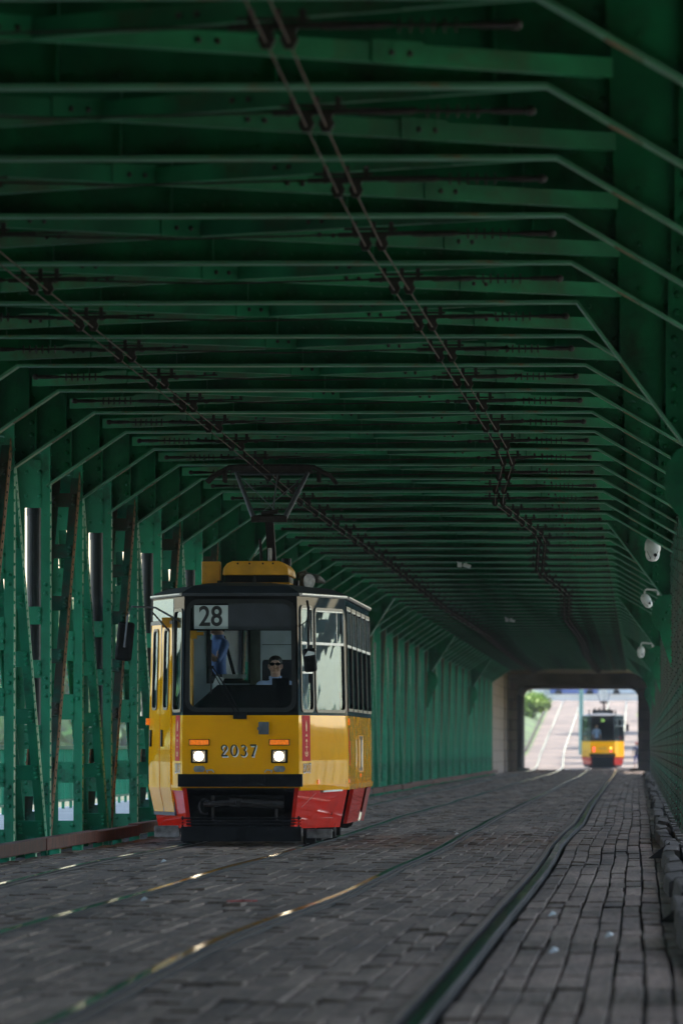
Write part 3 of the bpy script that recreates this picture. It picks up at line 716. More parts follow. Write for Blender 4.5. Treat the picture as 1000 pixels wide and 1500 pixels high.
# ------------------------------------------------------------------ people
def person(name_label, loc, rz, pose, mats_fn, mats, hair='short', extra=None, scale=1.0, group=None):
    """continuous skinned figure. pose gives joints; local frame: facing -y, z up, feet at z 0"""
    J = dict(pel=(0, 0, .95), bel=(0, 0, 1.12), che=(0, 0, 1.32), nb=(0, .01, 1.46), nk=(0, 0, 1.52), hd=(0, -.01, 1.62), tp=(0, 0, 1.715),
             sl=(.17, 0, 1.42), el=(.23, .02, 1.15), wl=(.24, -.06, .92), sr=(-.17, 0, 1.42), er=(-.23, .02, 1.15), wr=(-.24, -.06, .92),
             hl=(.09, 0, .90), kl=(.10, -.02, .50), al=(.10, .03, .09), tl=(.11, -.13, .04), hr=(-.09, 0, .90), kr=(-.10, -.02, .50), ar=(-.10, .03, .09), tr=(-.11, -.13, .04))
    J.update(pose)
    rad = dict(pel=(.15, .10), bel=(.135, .095), che=(.155, .11), nb=(.075, .07), nk=(.055, .058), hd=(.076, .092), tp=(.062, .078), sl=.062, el=.043, wl=.028, hl=.085, kl=.056, al=.038, tl=.032)
    order = list(J); V = [Vector(J[n]) for n in order]; ix = {n: i for i, n in enumerate(order)}
    E = [('pel', 'bel'), ('bel', 'che'), ('che', 'nb'), ('nb', 'nk'), ('nk', 'hd'), ('hd', 'tp'), ('che', 'sl'), ('sl', 'el'), ('el', 'wl'), ('che', 'sr'), ('sr', 'er'), ('er', 'wr'),
         ('pel', 'hl'), ('hl', 'kl'), ('kl', 'al'), ('al', 'tl'), ('pel', 'hr'), ('hr', 'kr'), ('kr', 'ar'), ('ar', 'tr')]
    edges = [(ix[a], ix[b]) for a, b in E]; rr = []
    for n in order:
        q = rad.get(n) or rad.get(n[0] + 'l'); rr.append(q if isinstance(q, tuple) else (q, q))
    for sfx, sg in (('l', 1), ('r', -1)):       # palm and five fingers
        w0 = V[ix['w' + sfx]]; d = (w0 - V[ix['e' + sfx]]).normalized(); side = d.cross(Vector((0, 1, .2))).normalized(); fr = side.cross(d).normalized()
        pi_ = len(V); V.append(w0 + d * .045); rr.append((.030, .018)); edges.append((ix['w' + sfx], pi_))
        for q, ln in ((-.03, .060), (-.010, .074), (.010, .070), (.028, .055)):
            b0 = len(V); V.append(w0 + d * .085 + side * q); rr.append((.011, .011)); V.append(w0 + d * (.085 + ln * .55) + side * q * 1.05 + fr * -.012); rr.append((.009, .009))
            V.append(w0 + d * (.085 + ln * .9) + side * q * 1.05 + fr * -.035); rr.append((.008, .008)); edges += [(pi_, b0), (b0, b0 + 1), (b0 + 1, b0 + 2)]
        b0 = len(V); V.append(w0 + d * .035 + side * -.035 * sg); rr.append((.012, .012)); V.append(w0 + d * .075 + side * -.052 * sg + fr * -.01); rr.append((.010, .010)); edges += [(pi_, b0), (b0, b0 + 1)]
    me = bpy.data.meshes.new('sk'); me.from_pydata([tuple(v) for v in V], edges, [])
    o = bpy.data.objects.new('sk', me); COL.objects.link(o)
    sk = o.modifiers.new('s', 'SKIN'); sk.use_smooth_shade = True; sk.branch_smoothing = .6
    for i, v in enumerate(me.skin_vertices[0].data): v.radius = rr[i]; v.use_root = (i == 0)
    ss = o.modifiers.new('u', 'SUBSURF'); ss.levels = 2; ss.render_levels = 2
    bpy.context.view_layer.update()
    m2 = bpy.data.meshes.new_from_object(o.evaluated_get(bpy.context.evaluated_depsgraph_get())); COL.objects.unlink(o); bpy.data.objects.remove(o)
    mb = MB(); mb.v = [tuple(v.co) for v in m2.vertices]; mb.f = [tuple(p_.vertices) for p_ in m2.polygons]; mb.m = [0] * len(mb.f)
    H = Vector(J['hd']); nF = len(mb.f)
    mb.ell(H + Vector((0, -.095, -.012)), (.014, .020, .026), nu=8, nv=6)                       # nose
    mb.ell(H + Vector((0, -.086, -.055)), (.026, .012, .009), nu=8, nv=5)                       # mouth
    mb.ell(H + Vector((0, -.070, -.088)), (.032, .026, .022), nu=8, nv=6)                       # chin
    for s_ in (-1, 1):
        mb.ell(H + Vector((s_ * .078, .008, -.005)), (.010, .022, .033), nu=8, nv=6)            # ears
        mb.ell(H + Vector((s_ * .030, -.086, .02)), (.013, .008, .007), nu=8, nv=5)             # eyes
        mb.ell(H + Vector((s_ * .045, -.065, -.035)), (.025, .025, .03), nu=8, nv=6)            # cheeks
    for i, f in enumerate(mb.f):
        c = sum((Vector(mb.v[j]) for j in f), Vector()) / len(f); mb.m[i] = mats_fn(c, J) if i < nF else 0
    me_m = [M[x] for x in mats]
    b = mb.build('person', me_m, None, loc, smooth=True); b.rotation_euler = (0, 0, rz); b.scale = (scale,) * 3
    tag(b, name_label, 'person', group)
    hb = MB(); T = None
    nh = 16; hv = []
    hb.ell(H + Vector((0, .036, .055)), (.083, .090, .070))
    if hair == 'short':
        hb.ell(H + Vector((0, .045, -.02)), (.078, .062, .075))
    hb.build('hair' if hair != 'cap' else 'cap', M['hair'] if hair != 'cap' else M['redcap'], b, smooth=True)
    if extra: extra(b, J)
    return b
def dress(c, J, short=True):
    H = Vector(J['hd'])
    if c.z > Vector(J['nk']).z - .025 and abs(c.x - J['nk'][0]) < .13: return 0
    for s in 'lr':
        e = Vector(J['e' + s]); w_ = Vector(J['w' + s])
        if (c - w_).length < .15 or (short and (c - (e + w_) / 2).length < .11): return 0
    if c.z < Vector(J['pel']).z - .02 and (c - Vector(J['wl'])).length > .1 and (c - Vector(J['wr'])).length > .1: return 2
    return 1

# ------------------------------------------------------------------ trams
BELT, FLOOR, SKB, SKT, ROOF = 1.55, .90, .21, .69, 2.98
PT = [(-1.2, 2.2), (-.69, 0), (.69, 0), (1.2, 2.2), (1.2, 11.3), (.69, 13.5), (-.69, 13.5), (-1.2, 11.3)]
def shrink(z):
    q = lambda z: .0060 * ((z - 1.05) / .43) ** 2
    if z < SKT: return q(SKT) + .085 * (SKT - z) / (SKT - SKB)
    if z > BELT: return q(BELT) + .028 * (z - BELT) / (ROOF - BELT)
    return q(z)
def seglen(i): a = Vector(PT[i]); b = Vector(PT[(i + 1) % 8]); return (b - a).length
def P3(i, t, z, off=0):
    a = Vector(PT[i]); b = Vector(PT[(i + 1) % 8]); d = (b - a).normalized(); nn = Vector((d.y, -d.x)); q = a.lerp(b, t) + nn * off; k = shrink(z)
    return Vector((q.x * (1 - k), 6.75 + (q.y - 6.75) * (1 - k * .15), z))
def wall(mb, i, z0, z1, holes, off=0, matf=lambda z: 0, t0=0, t1=1):
    ts = sorted({t0, t1} | {h[0] for h in holes if t0 < h[0] < t1} | {h[1] for h in holes if t0 < h[1] < t1})
    zs = sorted({z0, z1} | {z for h in holes for z in h[2:4] if z0 < z < z1} | {z for z in (SKT, .76, .83, .9, .97, 1.04, 1.12, 1.2, 1.27, 1.34, 1.41, 1.48, BELT) if z0 < z < z1 and (z1 - z0) > 1})
    for ta, tb in zip(ts, ts[1:]):
        for za, zb in zip(zs, zs[1:]):
            c = ((ta + tb) / 2, (za + zb) / 2)
            if any(h[0] < c[0] < h[1] and h[2] < c[1] < h[3] for h in holes): continue
            mb.cur = matf(c[1]); mb.add([P3(i, ta, za, off), P3(i, tb, za, off), P3(i, tb, zb, off), P3(i, ta, zb, off)], [(0, 1, 2, 3)])
    mb.cur = 0
def rrect(t0, t1, z0, z1, r, L, n=5):
    """rounded rectangle in (t, z), r in metres"""
    out = []
    for cx, cz, a0 in ((t1 - r / L, z1 - r, 0), (t0 + r / L, z1 - r, 90), (t0 + r / L, z0 + r, 180), (t1 - r / L, z0 + r, 270)):
        for k in range(n + 1):
            a = R(a0 + 90 * k / n); out.append((cx + r / L * math.cos(a), cz + r * math.sin(a)))
    return out
def ring(mb, i, t0, t1, z0, z1, r, wd, o0=-.01, o1=.014):
    """window rubber: rounded ring standing proud of the wall"""
    L = seglen(i); A = rrect(t0 - wd / L * .45, t1 + wd / L * .45, z0 - wd * .45, z1 + wd * .45, r + wd * .4, L); B = rrect(t0 + wd / L * .55, t1 - wd / L * .55, z0 + wd * .55, z1 - wd * .55, max(.01, r - wd * .3), L)
    n = len(A); vs = [P3(i, t, z, o1) for t, z in A] + [P3(i, t, z, o1) for t, z in B] + [P3(i, t, z, o0) for t, z in A] + [P3(i, t, z, o0) for t, z in B]
    fs = []
    for k in range(n):
        j = (k + 1) % n; fs += [(k, j, n + j, n + k), (k, 2 * n + k, 2 * n + j, j), (n + k, n + j, 3 * n + j, 3 * n + k)]
    mb.add(vs, fs)
def corners(mb, i, t0, t1, z0, z1, r):
    """fills the square corners of the hole so the opening is rounded"""
    L = seglen(i); A = rrect(t0, t1, z0, z1, r, L, 5); cs = [(t1, z1), (t0, z1), (t0, z0), (t1, z0)]
    for q in range(4):
        seg = A[q * 6:(q + 1) * 6]
        for a, b in zip(seg, seg[1:]): mb.add([P3(i, *cs[q], -.002), P3(i, *a, -.002), P3(i, *b, -.002)], [(0, 1, 2)])
def pane(mb, i, t0, t1, z0, z1, off=-.006): mb.add([P3(i, t0, z0, off), P3(i, t1, z0, off), P3(i, t1, z1, off), P3(i, t0, z1, off)], [(0, 1, 2, 3)])
def plate(mb, i, t0, t1, z0, z1, o0, o1):
    vs = [P3(i, t, z, o) for o in (o0, o1) for t, z in ((t0, z0), (t1, z0), (t1, z1), (t0, z1))]
    mb.add(vs, [(3, 2, 1, 0), (4, 5, 6, 7), (0, 1, 5, 4), (1, 2, 6, 5), (2, 3, 7, 6), (3, 0, 4, 7)])
def place_text(me, name, m, root, i, t, z, off, rot=0):
    """text mesh (x right, y up) laid on the tram wall"""
    o = bpy.data.objects.new(name, me); COL.objects.link(o); me.materials.clear(); me.materials.append(m)
    a = P3(i, t, z, off); dx = (P3(i, t + .01, z, off) - P3(i, t - .01, z, off)).normalized(); dz = (P3(i, t, z + .02, off) - P3(i, t, z - .02, off)).normalized()
    nn = dx.cross(dz).normalized()
    o.matrix_world = Matrix(((dx.x, dz.x, nn.x, a.x), (dx.y, dz.y, nn.y, a.y), (dx.z, dz.z, nn.z, a.z), (0, 0, 0, 1)))
    o.parent = root; return o
def ribbon(mb, pts, ws, z=0.0, dx=0, dy=0, th=.002):
    """flat stroke of changing width in the x-y plane"""
    n = len(pts); L_ = []; R_ = []
    for i in range(n):
        a = Vector(pts[max(0, i - 1)]); b = Vector(pts[min(n - 1, i + 1)]); d = (b - a).normalized(); nn = Vector((-d.y, d.x)); w_ = ws[i] / 2
        p_ = Vector(pts[i]) + Vector((dx, dy)); L_.append(p_ + nn * w_); R_.append(p_ - nn * w_)
    for i in range(n - 1): mb.add([(R_[i].x, R_[i].y, z), (R_[i + 1].x, R_[i + 1].y, z), (L_[i + 1].x, L_[i + 1].y, z), (L_[i].x, L_[i].y, z)], [(0, 1, 2, 3)])
def digits(txt, h, m_fg, m_sh):
    """serif-like numerals, black with a pale drop shadow"""
    A = lambda cx, cy, rx, ry_, a0, a1, n=14: [(cx + rx * math.cos(R(a0 + (a1 - a0) * i / n)), cy + ry_ * math.sin(R(a0 + (a1 - a0) * i / n))) for i in range(n + 1)]
    g = {}
    bw = .13
    def wv(pts, lo, hi):      # heavier where the stroke runs vertically
        out = []
        for i in range(len(pts)):
            a = pts[max(0, i - 1)]; b = pts[min(len(pts) - 1, i + 1)]; dx_ = abs(b[0] - a[0]); dy_ = abs(b[1] - a[1]); q = dy_ / (dx_ + dy_ + 1e-6); out.append(lo + (hi - lo) * q)
        return out
    p0 = A(.3, .5, .24, .44, 0, 360, 28); g['0'] = [(p0, wv(p0, .06, .15))]
    p2 = A(.28, .70, .20, .22, 250, -60, 20) + [(.08, .08)]; g['2'] = [(p2, wv(p2, .08, .13)), ([(.05, .06), (.55, .06)], [.13, .13])]
    p3 = A(.27, .73, .19, .20, 150, -85, 14); p4 = A(.27, .28, .22, .24, 80, -150, 16); g['3'] = [(p3, wv(p3, .06, .14)), (p4, wv(p4, .06, .14))]
    g['7'] = [([(.05, .92), (.55, .92)], [.14, .14]), ([(.52, .9), (.40, .5), (.24, .04)], [.10, .12, .14]), ([(.14, .04), (.36, .04)], [.08, .08])]
    mbs = []
    for dx, dy, z in ((.085, -.09, .0), (0, 0, .0015)):
        mb = MB(); x = 0
        for c in txt:
            for pts, ws in g[c]: ribbon(mb, [((px_ + x) * h, py_ * h) for px_, py_ in pts], [q * h for q in ws], z, dx * h, dy * h)
            x += .78
        W_ = (x - .18) * h
        mb.v = [(a - W_ / 2, b - h / 2, c) for a, b, c in mb.v]; mbs.append(mb)
    return mbs

def tram(loc, front, label):
    root = empty('tram', loc); tag(root, label, 'tram', 'yellow and red trams')
    Ls, Lf, Ld = seglen(0), seglen(1), seglen(3)
    # window openings per wall segment: (t0, t1, z0, z1)
    WZ0, WZ1 = 1.62, 2.86
    H = {i: [] for i in range(8)}
    if front:
        H[0] = [(.715, .965, 1.60, 2.80)]
        H[2] = [(.055, .295, 1.60, 2.84), (.345, .945, 1.60, 2.82)]
    else:
        H[0] = [(.10, .66, 1.60, 2.80), (.74, .95, 1.60, 2.80)]
        H[2] = [(.06, .30, 1.60, 2.80), (.38, .94, 1.60, 2.80)]
    H[1] = [(.035, .965, 1.61, 2.90)]
    n = 5
    for s_ in (3, 7): H[s_] = [((k + .06) / n, (k + .94) / n, WZ0, WZ1) for k in range(n)]
    H[4] = [(.05, .55, WZ0, WZ1)]; H[6] = [(.45, .95, WZ0, WZ1)]; H[5] = [(.05, .95, WZ0, 2.8)]
    body = MB(); lin = MB()
    for i in range(8):
        mf = (lambda z: 0 if z < BELT else 2) if i in (1,) else (lambda z: 0 if z < BELT else 1)
        wall(body, i, SKT, ROOF, H[i], 0, mf); wall(lin, i, FLOOR, ROOF - .02, H[i], -.05)
        for h in H[i]:
            body.cur = mf(2)
            corners(body, i, *h, .09 if i != 1 else .11); body.cur = 0
            # reveal between outer skin and lining
            q = [P3(i, a, b, o_) for o_ in (0, -.05) for a, b in ((h[0], h[2]), (h[1], h[2]), (h[1], h[3]), (h[0], h[3]))]
            body.cur = 2; body.add(q, [(0, 1, 5, 4), (1, 2, 6, 5), (2, 3, 7, 6), (3, 0, 4, 7)]); body.cur = 0
    for i in (0, 2, 3, 4, 6, 7): plate(body, i, .0 if i != 0 else .70, 1, SKT - .03, SKT + .035, .001, .02)  # moulding over the skirt
    bo_ = body.build('body', [M['yellow'], M['slate'], M['blackm']], root)
    import bmesh
    bq = bmesh.new(); bq.from_mesh(bo_.data); bmesh.ops.remove_doubles(bq, verts=bq.verts, dist=.0004)
    for f in bq.faces: f.smooth = True
    for e in bq.edges:
        if len(e.link_faces) != 2 or e.calc_face_angle(1) > R(15) or e.link_faces[0].material_index != e.link_faces[1].material_index: e.smooth = False
    bq.to_mesh(bo_.data); bq.free()
    lin.build('interior_lining', M['lining'], root)
    # skirts with the bogie openings
    for i, ta, tb, o2 in ((0, 0, 1, 0), (2, 0, 1, 0), (3, .26, .74, .02), (7, .26, .74, .02), (4, 0, 1, 0), (6, 0, 1, 0)):
        sk = MB(); plate(sk, i, ta, tb, SKB + o2, SKT, -.05, 0); sk.build('skirt', M['red'], root)
    # roof in rings
    rf = MB(); rings = [(1.0, ROOF - .02, .03), (1.0, ROOF + .015, .03), (.97, ROOF + .05, 0), (.85, ROOF + .10, 0), (.6, ROOF + .135, 0), (.3, ROOF + .15, 0)]
    for sx, z, of in rings:
        for i in range(8):
            q = Vector(PT[i]); k = shrink(ROOF); x = q.x * (1 - k) * sx; y = 6.75 + (q.y - 6.75) * (1 - (1 - sx) * .12)
            rf.v.append((x + math.copysign(of, x), y + (-of if i in (1, 2) else of if i in (5, 6) else 0), z))
    for j in range(len(rings) - 1):
        for i in range(8): rf.f.append((j * 8 + i, j * 8 + (i + 1) % 8, (j + 1) * 8 + (i + 1) % 8, (j + 1) * 8 + i)); rf.m.append(0)
    rf.f += [tuple((len(rings) - 1) * 8 + i for i in range(8)), tuple(range(8))[::-1]]; rf.m += [0, 0]
    rf.build('roof', M['roof'], root)
    gt = MB()
    for i in (0, 2, 3, 7): plate(gt, i, .03, .97, ROOF - .004, ROOF + .014, .03, .05)
    gt.build('gutter', M['steel'], root)
    # windows: one part each with rubber and pane
    def window(i, h, rad, gm, split=None, wd=.035, frm='glassfr'):
        m_ = MB(); ring(m_, i, *h, rad, wd); w_ = m_.build('window', M[frm], root)
        g_ = MB(); pane(g_, i, *h); g_.build('pane', M[gm], w_)
        if split:
            L = seglen(i); s2 = MB(); zq = split
            plate(s2, i, h[0] + .02 / L, h[1] - .02 / L, zq - .02, zq + .012, -.004, .012)
            plate(s2, i, h[0] + .015 / L, h[0] + .035 / L, zq, h[3] - .02, -.004, .010); plate(s2, i, h[1] - .035 / L, h[1] - .015 / L, zq, h[3] - .02, -.004, .010)
            plate(s2, i, h[0] + .015 / L, h[1] - .015 / L, h[3] - .035, h[3] - .015, -.004, .011)
            mid = h[0] + (h[1] - h[0]) * (.76 if i == 2 else .5)
            plate(s2, i, mid - .009 / L, mid + .009 / L, zq + .013, h[3] - .036, -.003, .008)
            s2.build('vent_frame', M['steel'], w_)
        return w_
    for i in (3, 7):
        for h in H[i]: window(i, h, .09, 'glasss', 2.40)
    for i in (4, 5, 6): window(i, H[i][0], .09, 'glasss')
    for q, h in enumerate(H[0]): window(0, h, .08, 'glass' if front else 'glasss')
    for q, h in enumerate(H[2]): window(2, h, .08, 'glasss', 2.41)
    if front:   # inner slider of the narrow quarter window
        s3 = MB(); plate(s3, 2, .075, .28, 2.045, 2.07, -.004, .012); plate(s3, 2, .17, .18, 2.07, 2.39, -.004, .010); s3.build('vent_frame', M['steel'], root)
    m_ = MB(); ring(m_, 1, *H[1][0], .12, .05); ws = m_.build('windscreen', M['glassfr'], root)
    g_ = MB(); pane(g_, 1, *H[1][0]); g_.build('pane', M['glass'], ws)
    # underframe, bumper and plough
    MB().box(-1.02, 1.02, 1.7, 11.8, .36, .62).box(-.5, .5, .35, 1.7, .40, .60).build('underframe', M['blackm'], root)
    bm = MB(); bm.box(-.735, .735, -.10, .0, SKT + .015, SKT + .165); bm.box(-.30, -.292, -.103, -.1, SKT + .02, SKT + .16); bm.box(.28, .288, -.103, -.1, SKT + .02, SKT + .16); bm.build('bumper', M['black'], root, bevel=.012)
    bp_ = MB(); bp_.box(-.66, .66, .55, .60, .20, SKT); bp_.box(-.67, .67, 0.02, .55, SKT - .03, SKT - .001); bp_.build('bumper_cavity', M['blackm'], root)
    cp = MB(); cp.tube([(-.05, -.02, .52), (-.35, .02, .5), (-.42, .1, .5)], .035, 8); cp.tube([(.5, .1, .49), (.0, .0, .52)], .05, 8)
    cp.tube([(-.42 + .07 * math.cos(a), .02, .47 + .09 * math.sin(a)) for a in [i * math.pi / 6 for i in range(11)]], .014, 6)
    cp.tube([(.42, .1, .55), (.42, .08, .3)], .02, 6); cp.tube([(-.33, .06, .6), (-.33, .08, .3)], .02, 6); cp.box(-.12, .02, -.03, .1, .47, .57)
    cp.build('coupler', M['iron'], root)
    cg = MB(); cg.box(-.70, .72, -.07, -.03, .06, .235)
    for z in (.265, .30, .335): cg.box(-.70, .72, -.07, -.05, z - .009, z + .009)
    for x in (-.68, -.3, .1, .5, .69): cg.box(x - .01, x + .01, -.045, -.03, .235, .36)
    cg.build('plough', M['black'], root, bevel=.004)
    st = MB()
    for x0, x1 in ((-.70, -.64), (.655, .72)):
        for z in (.265, .30): st.box(x0, x1, -.074, -.0705, z - .007, z + .007)
    st.build('warning_stripe', M['red'], root)
    lg = MB(); lg.box(.76, 1.06, .55, .60, .09, .20); lg.box(-1.06, -.76, .75, .80, .10, .24); lg.build('lifeguard', M['pale_alu'], root, bevel=.006)
    # two bogies, each with four wheels
    for yb in (3.3, 10.1):
        bg_ = MB(); bg_.box(-.9, .9, yb - 1.25, yb + 1.25, .30, .46)
        for sx in (-1, 1):
            bg_.box(sx * .86 - .05, sx * .86 + .05, yb - 1.5, yb + 1.5, .22, .40)
            for q in (-.55, .0, .55): bg_.box(sx * .9 - .06, sx * .9 + .06, yb + q - .13, yb + q + .13, .14, .36)
            bg_.tube([(sx * .93, yb - 1.3, .25), (sx * .93, yb - 1.05, .25)], .12, 10)
        bo = bg_.build('bogie', M['iron'], root)
        for sx in (-1, 1):
            for yy in (yb - .95, yb + .95):
                mb = MB(); mb.tube([(sx * .66, yy, .335), (sx * .69, yy, .335), (sx * .69, yy, .335), (sx * .80, yy, .335)], [.355, .355, .325, .32], 26); mb.tube([(sx * .8, yy, .335), (sx * .84, yy, .335)], .12, 12); mb.build('wheel', M['railr'], bo)
    # interior
    MB().add([tuple(P3(i, 0, FLOOR, -.06)) for i in range(8)], [tuple(range(8))]).build('floor', M['trous'], root)
    it = MB()
    if front:
        it.prism([(-.60, 1.63), (.62, 1.63), (.62, 1.91), (-.28, 1.91)], lambda p: (p[0], .18, p[1]), lambda p: (p[0] * 1.0, .62, p[1]))
        it.box(-.62, .62, .18, .6, .95, 1.629); it.box(.36, .56, .30, .42, 1.9105, 1.99)
        it.build('dashboard', M['blackm'], root)
        pa = MB(); yb = 2.0
        pa.box(-1.1, -.47, yb, yb + .04, FLOOR, 2.95); pa.box(-.47, .02, yb, yb + .04, FLOOR, 1.97); pa.box(-.47, .02, yb, yb + .04, 2.62, 2.95); pa.box(.02, 1.1, yb, yb + .04, FLOOR, 2.95)
        pa.box(.16, .68, yb - .25, yb - .001, FLOOR, 2.94); pa.cur = 1; pa.box(.02, .155, yb - .10, yb - .001, FLOOR, 2.93)
        pa.cur = 2
        pa.box(.18, .66, yb - .256, yb - .2505, 2.40, 2.408); pa.box(-.50, -.455, yb - .015, yb - .001, 1.94, 2.66); pa.box(.0, .03, yb - .12, yb - .101, 1.94, 2.9); pa.box(-.455, .0, yb - .015, yb - .001, 1.94, 1.98)
        pa.build('partition_or_added_wall', [M['lining'], M['beige'], M['glassfr']], root)
        MB().tube([(-.60, .5, 1.6), (-.60, .5, 2.47), (-.56, .5, 2.52), (-.46, .5, 2.52)], .022, 8).box(-.62, -.54, .48, .52, 2.46, 2.56).build('handrail', M['yellowd'], root)
        MB().box(-.02, .01, 1.90, 1.92, 2.2, 2.6).box(-.31, -.02, 1.95, 1.965, 2.0, 2.05).build('grab_bar', M['steel'], root)
        ds = MB().box(.20, .60, 1.25, 1.33, 1.45, 2.22).box(.20, .60, .9, 1.33, 1.32, 1.42).box(.36, .44, 1.0, 1.15, FLOOR, 1.33); ds.build('driver_seat', M['seat'], root, bevel=.03)
        for y0 in (3.4, 4.6, 5.8, 7.0, 8.2, 9.4):
            for x0 in (-1.08, .62):
                MB().box(x0, x0 + .44, y0, y0 + .42, 1.3, 1.36).box(x0, x0 + .44, y0 + .38, y0 + .42, 1.36, 1.85).box(x0 + .2, x0 + .24, y0 + .15, y0 + .2, FLOOR, 1.3).build('passenger_seat', M['redcap'], root, bevel=.02)
    else:
        for y0 in (1.8, 3.4, 5.0, 7.0, 9.0):
            for x0 in (-1.08, .62):
                MB().box(x0, x0 + .44, y0, y0 + .42, 1.3, 1.36).box(x0, x0 + .44, y0 - .04, y0, 1.36, 1.85).build('passenger_seat', M['redcap'], root, bevel=.02)
        MB().box(-.6, .6, .12, .5, .95, 1.7).build('rear_shelf', M['blackm'], root)
        MB().box(-1.1, 1.1, 5.0, 5.05, FLOOR, 2.9).build('partition_or_added_wall', M['blackm'], root)  # black wall added mid-car so the windows look dark
    # route sign and header behind the glass
    sg = MB(); sg.box(-.55 if front else -.5, -.15 if front else .5, .035, .05, 2.57 if front else 2.6, 2.85); 
    if front:
        rs_ = sg.build('route_sign', M['signw'], root)
        MB().box(-.146, .64, .035, .05, 2.555, 2.88).build('sign_housing', M['roof'], root)
        MB().box(-.64, .64, .0505, .07, 2.55, 2.885).build('sign_backing', M['black'], root)
        me = text_mesh('28', .33, .001, .006, .86); o = bpy.data.objects.new('route_number', me); COL.objects.link(o); me.materials.clear(); me.materials.append(M['txtb'])
        o.location = (-.355, .0325, 2.71); o.rotation_euler = (R(90), 0, 0); o.parent = rs_
    else:
        sg.build('sign_backing', M['black'], root)
        me = text_mesh('28', .2, .001, .003); o = bpy.data.objects.new('route_number', me); COL.objects.link(o); me.materials.clear(); me.materials.append(emit('lit_route_digits', (.45, 1, .1), .25))
        o.location = (0, .032, 2.72); o.rotation_euler = (R(90), 0, 0); o.parent = root
    # lamps
    for x, px_ in ((-.487, 0), (.46, 1)):
        t = (x + .69) / 1.38
        if front:
            b_ = MB(); b_.box(x - .098, x + .098, -.022, -.001, .985, 1.145); hl = b_.build('headlight', M['black'], root, bevel=.008)
            b_ = MB(); b_.box(x - .075, x + .072, -.030, -.0225, 1.0, 1.130); b_.build('lens', M['lampsoft'], hl, bevel=.006)
            b_ = MB(); b_.tube([(x - .005, -.0305, 1.066), (x - .005, -.036, 1.066)], .052, 18); b_.build('reflector', M['lamp'], hl)
            b_ = MB(); b_.box(x - .122, x + .122, -.024, -.001, 1.192, 1.268); tl = b_.build('indicator', M['black'], root, bevel=.006)
            b_ = MB(); b_.box(x - .112, x + .112, -.040, -.0245, 1.200, 1.260); b_.build('lens', M['orange'], tl, bevel=.008)
            b_ = MB(); b_.prism([(-.07, 0), (-.05, .035), (.05, .035), (.07, 0), (.05, -.035), (-.05, -.035)], lambda p: (x + p[0], -.014, .915 + p[1]), lambda p: (x + p[0], -.001, .915 + p[1])); b_.build('marker_lamp', M['pale_alu'], root)
            s_ = 1 if x < 0 else -1
            b_ = MB(); b_.bar((x + s_ * .08, -.02, .895), (x + s_ * .15, -.02, .905), .018, .012).bar((x + s_ * .15, -.02, .905), (x + s_ * .175, -.02, .875), .018, .012).bar((x + s_ * .09, -.02, .895), (x + s_ * .10, -.02, .872), .018, .012); b_.build('hook', M['steel'], root)
        else:
            b_ = MB(); b_.box(x - .07, x + .07, -.03, -.001, .93, 1.26); tl = b_.build('tail_light', M['black'], root)
            b_ = MB(); b_.tube([(x, -.031, 1.02), (x, -.045, 1.02)], .055, 14); b_.build('lens', M['tail'], tl)
            b_ = MB(); b_.tube([(x, -.031, 1.17), (x, -.045, 1.17)], .06, 14); b_.build('lens', M['tailo' if x > 0 else 'tail'], tl)
    if front:
        b_ = MB(); b_.box(.215, .335, -.05, -.001, 1.325, 1.47); b_.box(.235, .315, -.056, -.0505, 1.345, 1.45); b_.box(.20, .215, -.03, -.01, 1.375, 1.41); b_.build('camera_box', M['poster'], root, bevel=.008)
        sh, fg = digits('2037', .145, None, None)
        for mbx, nm, m_ in ((sh, 'number_shadow', M['txtw']), (fg, 'fleet_number', M['txtb'])):
            o = mbx.build(nm, m_, root, (-.02, -.004, 1.135)); o.rotation_euler = (R(90), 0, 0)
        # wiper
        wp = MB(); zb = 1.56
        wp.box(-.085, .075, -.05, -.012, 1.505, 1.59)
        wp.tube([(.0, -.05, 1.56), (-.17, -.04, 1.88), (-.33, -.03, 2.12)], .009, 6); wp.tube([(-.05, -.05, 1.56), (-.22, -.04, 1.88), (-.36, -.03, 2.12)], .007, 6)
        wp.box(-.375, -.315, -.04, -.02, 2.10, 2.135); wp.tube([(-.345, -.026, 2.44), (-.35, -.02, 2.12), (-.345, -.026, 1.80)], .010, 6); wp.build('wiper', M['black'], root)
        # folding front door: two leaves with narrow rounded windows
        for a, b in ((.012, .335), (.355, .675)):
            L = seglen(0); dm = MB(); hz = (a + .09, b - .09, 1.63, 2.58)
            wall(dm, 0, .40, 2.64, [hz], .016); corners(dm, 0, *hz, .055)
            # shift the t range: build leaf only between a and b
            dm = MB(); zs = [.40, SKT, 1.0, BELT, 1.63, 2.58, 2.64]
            ts = [a, a + .09, b - .09, b]
            for i0 in range(3):
                for j0 in range(6):
                    if i0 == 1 and j0 == 4: continue
                    dm.add([P3(0, ts[i0], zs[j0], .016), P3(0, ts[i0 + 1], zs[j0], .016), P3(0, ts[i0 + 1], zs[j0 + 1], .016), P3(0, ts[i0], zs[j0 + 1], .016)], [(0, 1, 2, 3)])
            for tt in (a, b):
                for j0 in range(6): dm.add([P3(0, tt, zs[j0], -.02), P3(0, tt, zs[j0 + 1], -.02), P3(0, tt, zs[j0 + 1], .016), P3(0, tt, zs[j0], .016)], [(0, 1, 2, 3)])
            dr = dm.build('door', M['yellow'], root)
            wn = MB(); ring(wn, 0, *hz, .07, .03, .0, .026); wn = wn.build('window', M['glassfr'], dr)
            gp = MB(); pane(gp, 0, *hz, .010); gp.build('pane', M['glasss'], wn)
            hd = MB(); tt = (a + b) / 2 - .1; plate(hd, 0, tt, tt + .03, 1.18, 1.38, .017, .035); hd.build('handle', M['black'], dr)
